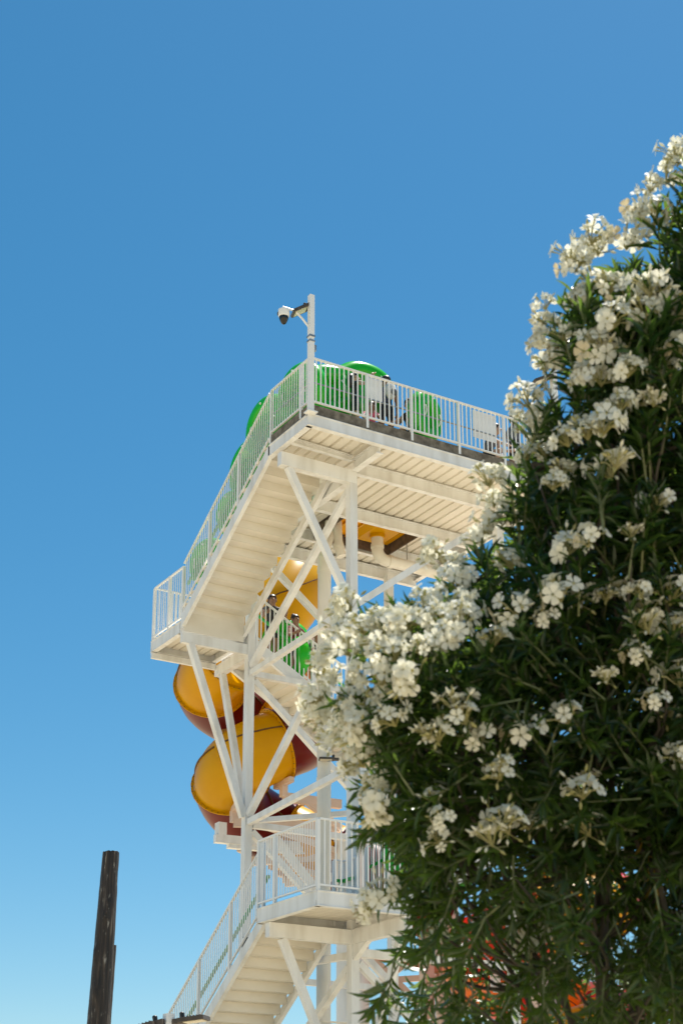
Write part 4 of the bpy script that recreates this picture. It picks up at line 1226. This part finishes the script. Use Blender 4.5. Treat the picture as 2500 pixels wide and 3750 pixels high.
def cluster_mesh(seed, nf):
    rnd = random.Random(seed); mb = MB()
    for k in range(nf):
        th = math.acos(1 - rnd.random() * 1.25); ph = rnd.uniform(0, 6.28)
        d = V(math.sin(th) * math.cos(ph), math.sin(th) * math.sin(ph), math.cos(th))
        rr = rnd.uniform(.035, .078); c = V(d.x * rr, d.y * rr, d.z * rr * .9)
        ax_ = (d + V(rnd.uniform(-.35, .35), rnd.uniform(-.35, .35), rnd.uniform(-.2, .35)))
        mb.cur = 2 if rnd.random() < .04 else 0; flower(mb, c, ax_, rnd.uniform(.024, .033), rnd, rnd.uniform(.2, 1.2))
        mb.cur = 1; mb.tube([V(0, 0, -.03), c * .6, c + ax_.normalized() * .004], [.002, .002, .0045], 4, False)
    for k in range(rnd.randint(5, 11)):
        d = V(rnd.uniform(-1, 1), rnd.uniform(-1, 1), rnd.uniform(-.3, 1)).normalized(); c = d * rnd.uniform(.03, .075)
        mb.cur = 0 if rnd.random() < .45 else 1
        mb.tube([c, c + d * .01, c + d * .024], [.003, .0062, .002], 5, False)
        mb.cur = 1; mb.tube([V(0, 0, -.02), c], [.0018, .0018], 3, False)
    return mb.mesh('flower_cluster', [M_PETAL, M_BUD, M_WILT], True)
CM = [cluster_mesh(40 + k, n_) for k, n_ in enumerate((10, 13, 9, 12, 8, 11, 5, 8, 6, 9))]
CLP = [(1545,350),(1555,365),(1490,430),(1530,405),(1505,445),(1475,480),(1500,500),(1460,500),(1355,545),(1372,570),(1440,555),(1310,590),(1320,612),(1365,650),(1400,655),(1250,700),(1245,740),(1262,755),(1290,770),(1490,660),(1440,690),(1480,715),(1520,690),(1560,720),(1365,780),(1385,812),(1240,790),(1262,825),(1340,870),(1380,870),(1540,850),(1560,800),(1500,920),(1460,930),(1210,920),(1196,960),(1222,1000),(1208,1045),(1290,1080),(1270,1112),(1312,1082),(1345,990),(1410,1060),(1400,1082),(1120,1100),(1132,1152),(1142,1185),(1510,1160),(1100,1240),(1082,1262),(1150,1195),(1000,1270),(988,1320),(1030,1300),(1042,1342),(1060,1380),(980,1380),(1300,1260),(1170,1290),(862,1370),(872,1420),(832,1442),(800,1390),(772,1442),(760,1482),(880,1472),(902,1432),(930,1442),(960,1490),(900,1502),(870,1560),(920,1542),(830,1552),(1020,1420),(1060,1420),(1042,1452),(1280,1365),(1390,1370),(1420,1360),(1330,1380),(1470,1362),(1540,1370),(1480,1412),(1482,1440),(1550,1450),(728,1600),(740,1650),(722,1640),(762,1702),(790,1732),(800,1772),(832,1682),(800,1622),(870,1622),(900,1652),(882,1592),(1050,1630),(1062,1652),(980,1690),(1002,1692),(1240,1545),(1190,1682),(1152,1760),(1140,1782),(1350,1800),(1332,1822),(1500,1610),(1530,1652),(1540,1750),(1562,1740),(1000,1842),(1012,1880),(1000,1932),(850,1832),(880,1852),(862,1802),(1150,1890),(1162,1912),(1122,1932),(1215,1900),(1342,1912),(870,2060),(850,2082),(1230,2150),(1252,2182),(1560,2230),(1540,2212),(1200,2172),(1060,2330),(1010,2150),(760,1560),(780,1660),(815,1590),(850,1500),(910,1590),(945,1560),(740,1520),(770,1780),(825,1745),(790,1490),(1010,1480),(1120,1210),(960,1420),(1230,960),(1300,1010),(1420,930),(1380,980),(1250,1040),(1330,690),(1400,740),(1290,830),(1440,850),(1100,1690),(1390,1560),(1450,1500),(1300,1650),(1420,1700),(1250,1420),(1130,1470),(1180,1400),(1350,1240),(1450,1230),(1560,1560)]
cr_ = random.Random(3)
thin_ = random.Random(9)
CLP = [q for q in CLP if thin_.random() > (.10 if q[0] < 980 and 1350 < q[1] < 1800 else .04)]
ccore = Vector(core)
for k, (x_, y_) in enumerate(CLP):
    X_, Y_ = x_ * 2500 / 1568, y_ * 2500 / 1568
    e1 = float(edist(OUT, np.array([X_]), np.array([Y_]))[0]); ins = bool(inside(OUT, np.array([X_]), np.array([Y_]))[0])
    hf = min(.72, .08 + .036 * math.sqrt(e1)) if ins else .05
    dp = D0 + .25 * (X_ - 1800) / 1000 - hf * cr_.uniform(.72, 1.02)
    P_ = Vector(pix3(np.array([X_]), np.array([Y_]), np.array([dp]))[0])
    o = place('flower_cluster', (CM[cr_.randrange(6)] if e1 < 260 else CM[6 + cr_.randrange(4)]), OL, P_)
    dv = (P_ - ccore).normalized() * .7 + V(0, 0, .75) - fh * .25 + V(cr_.uniform(-.3, .3), cr_.uniform(-.3, .3), cr_.uniform(-.3, .3))
    q = dv.to_track_quat('Z', 'Y')
    o.rotation_mode = 'QUATERNION'; o.rotation_quaternion = q
    s_ = cr_.uniform(.68, 1.22); o.scale = (s_, s_, s_)
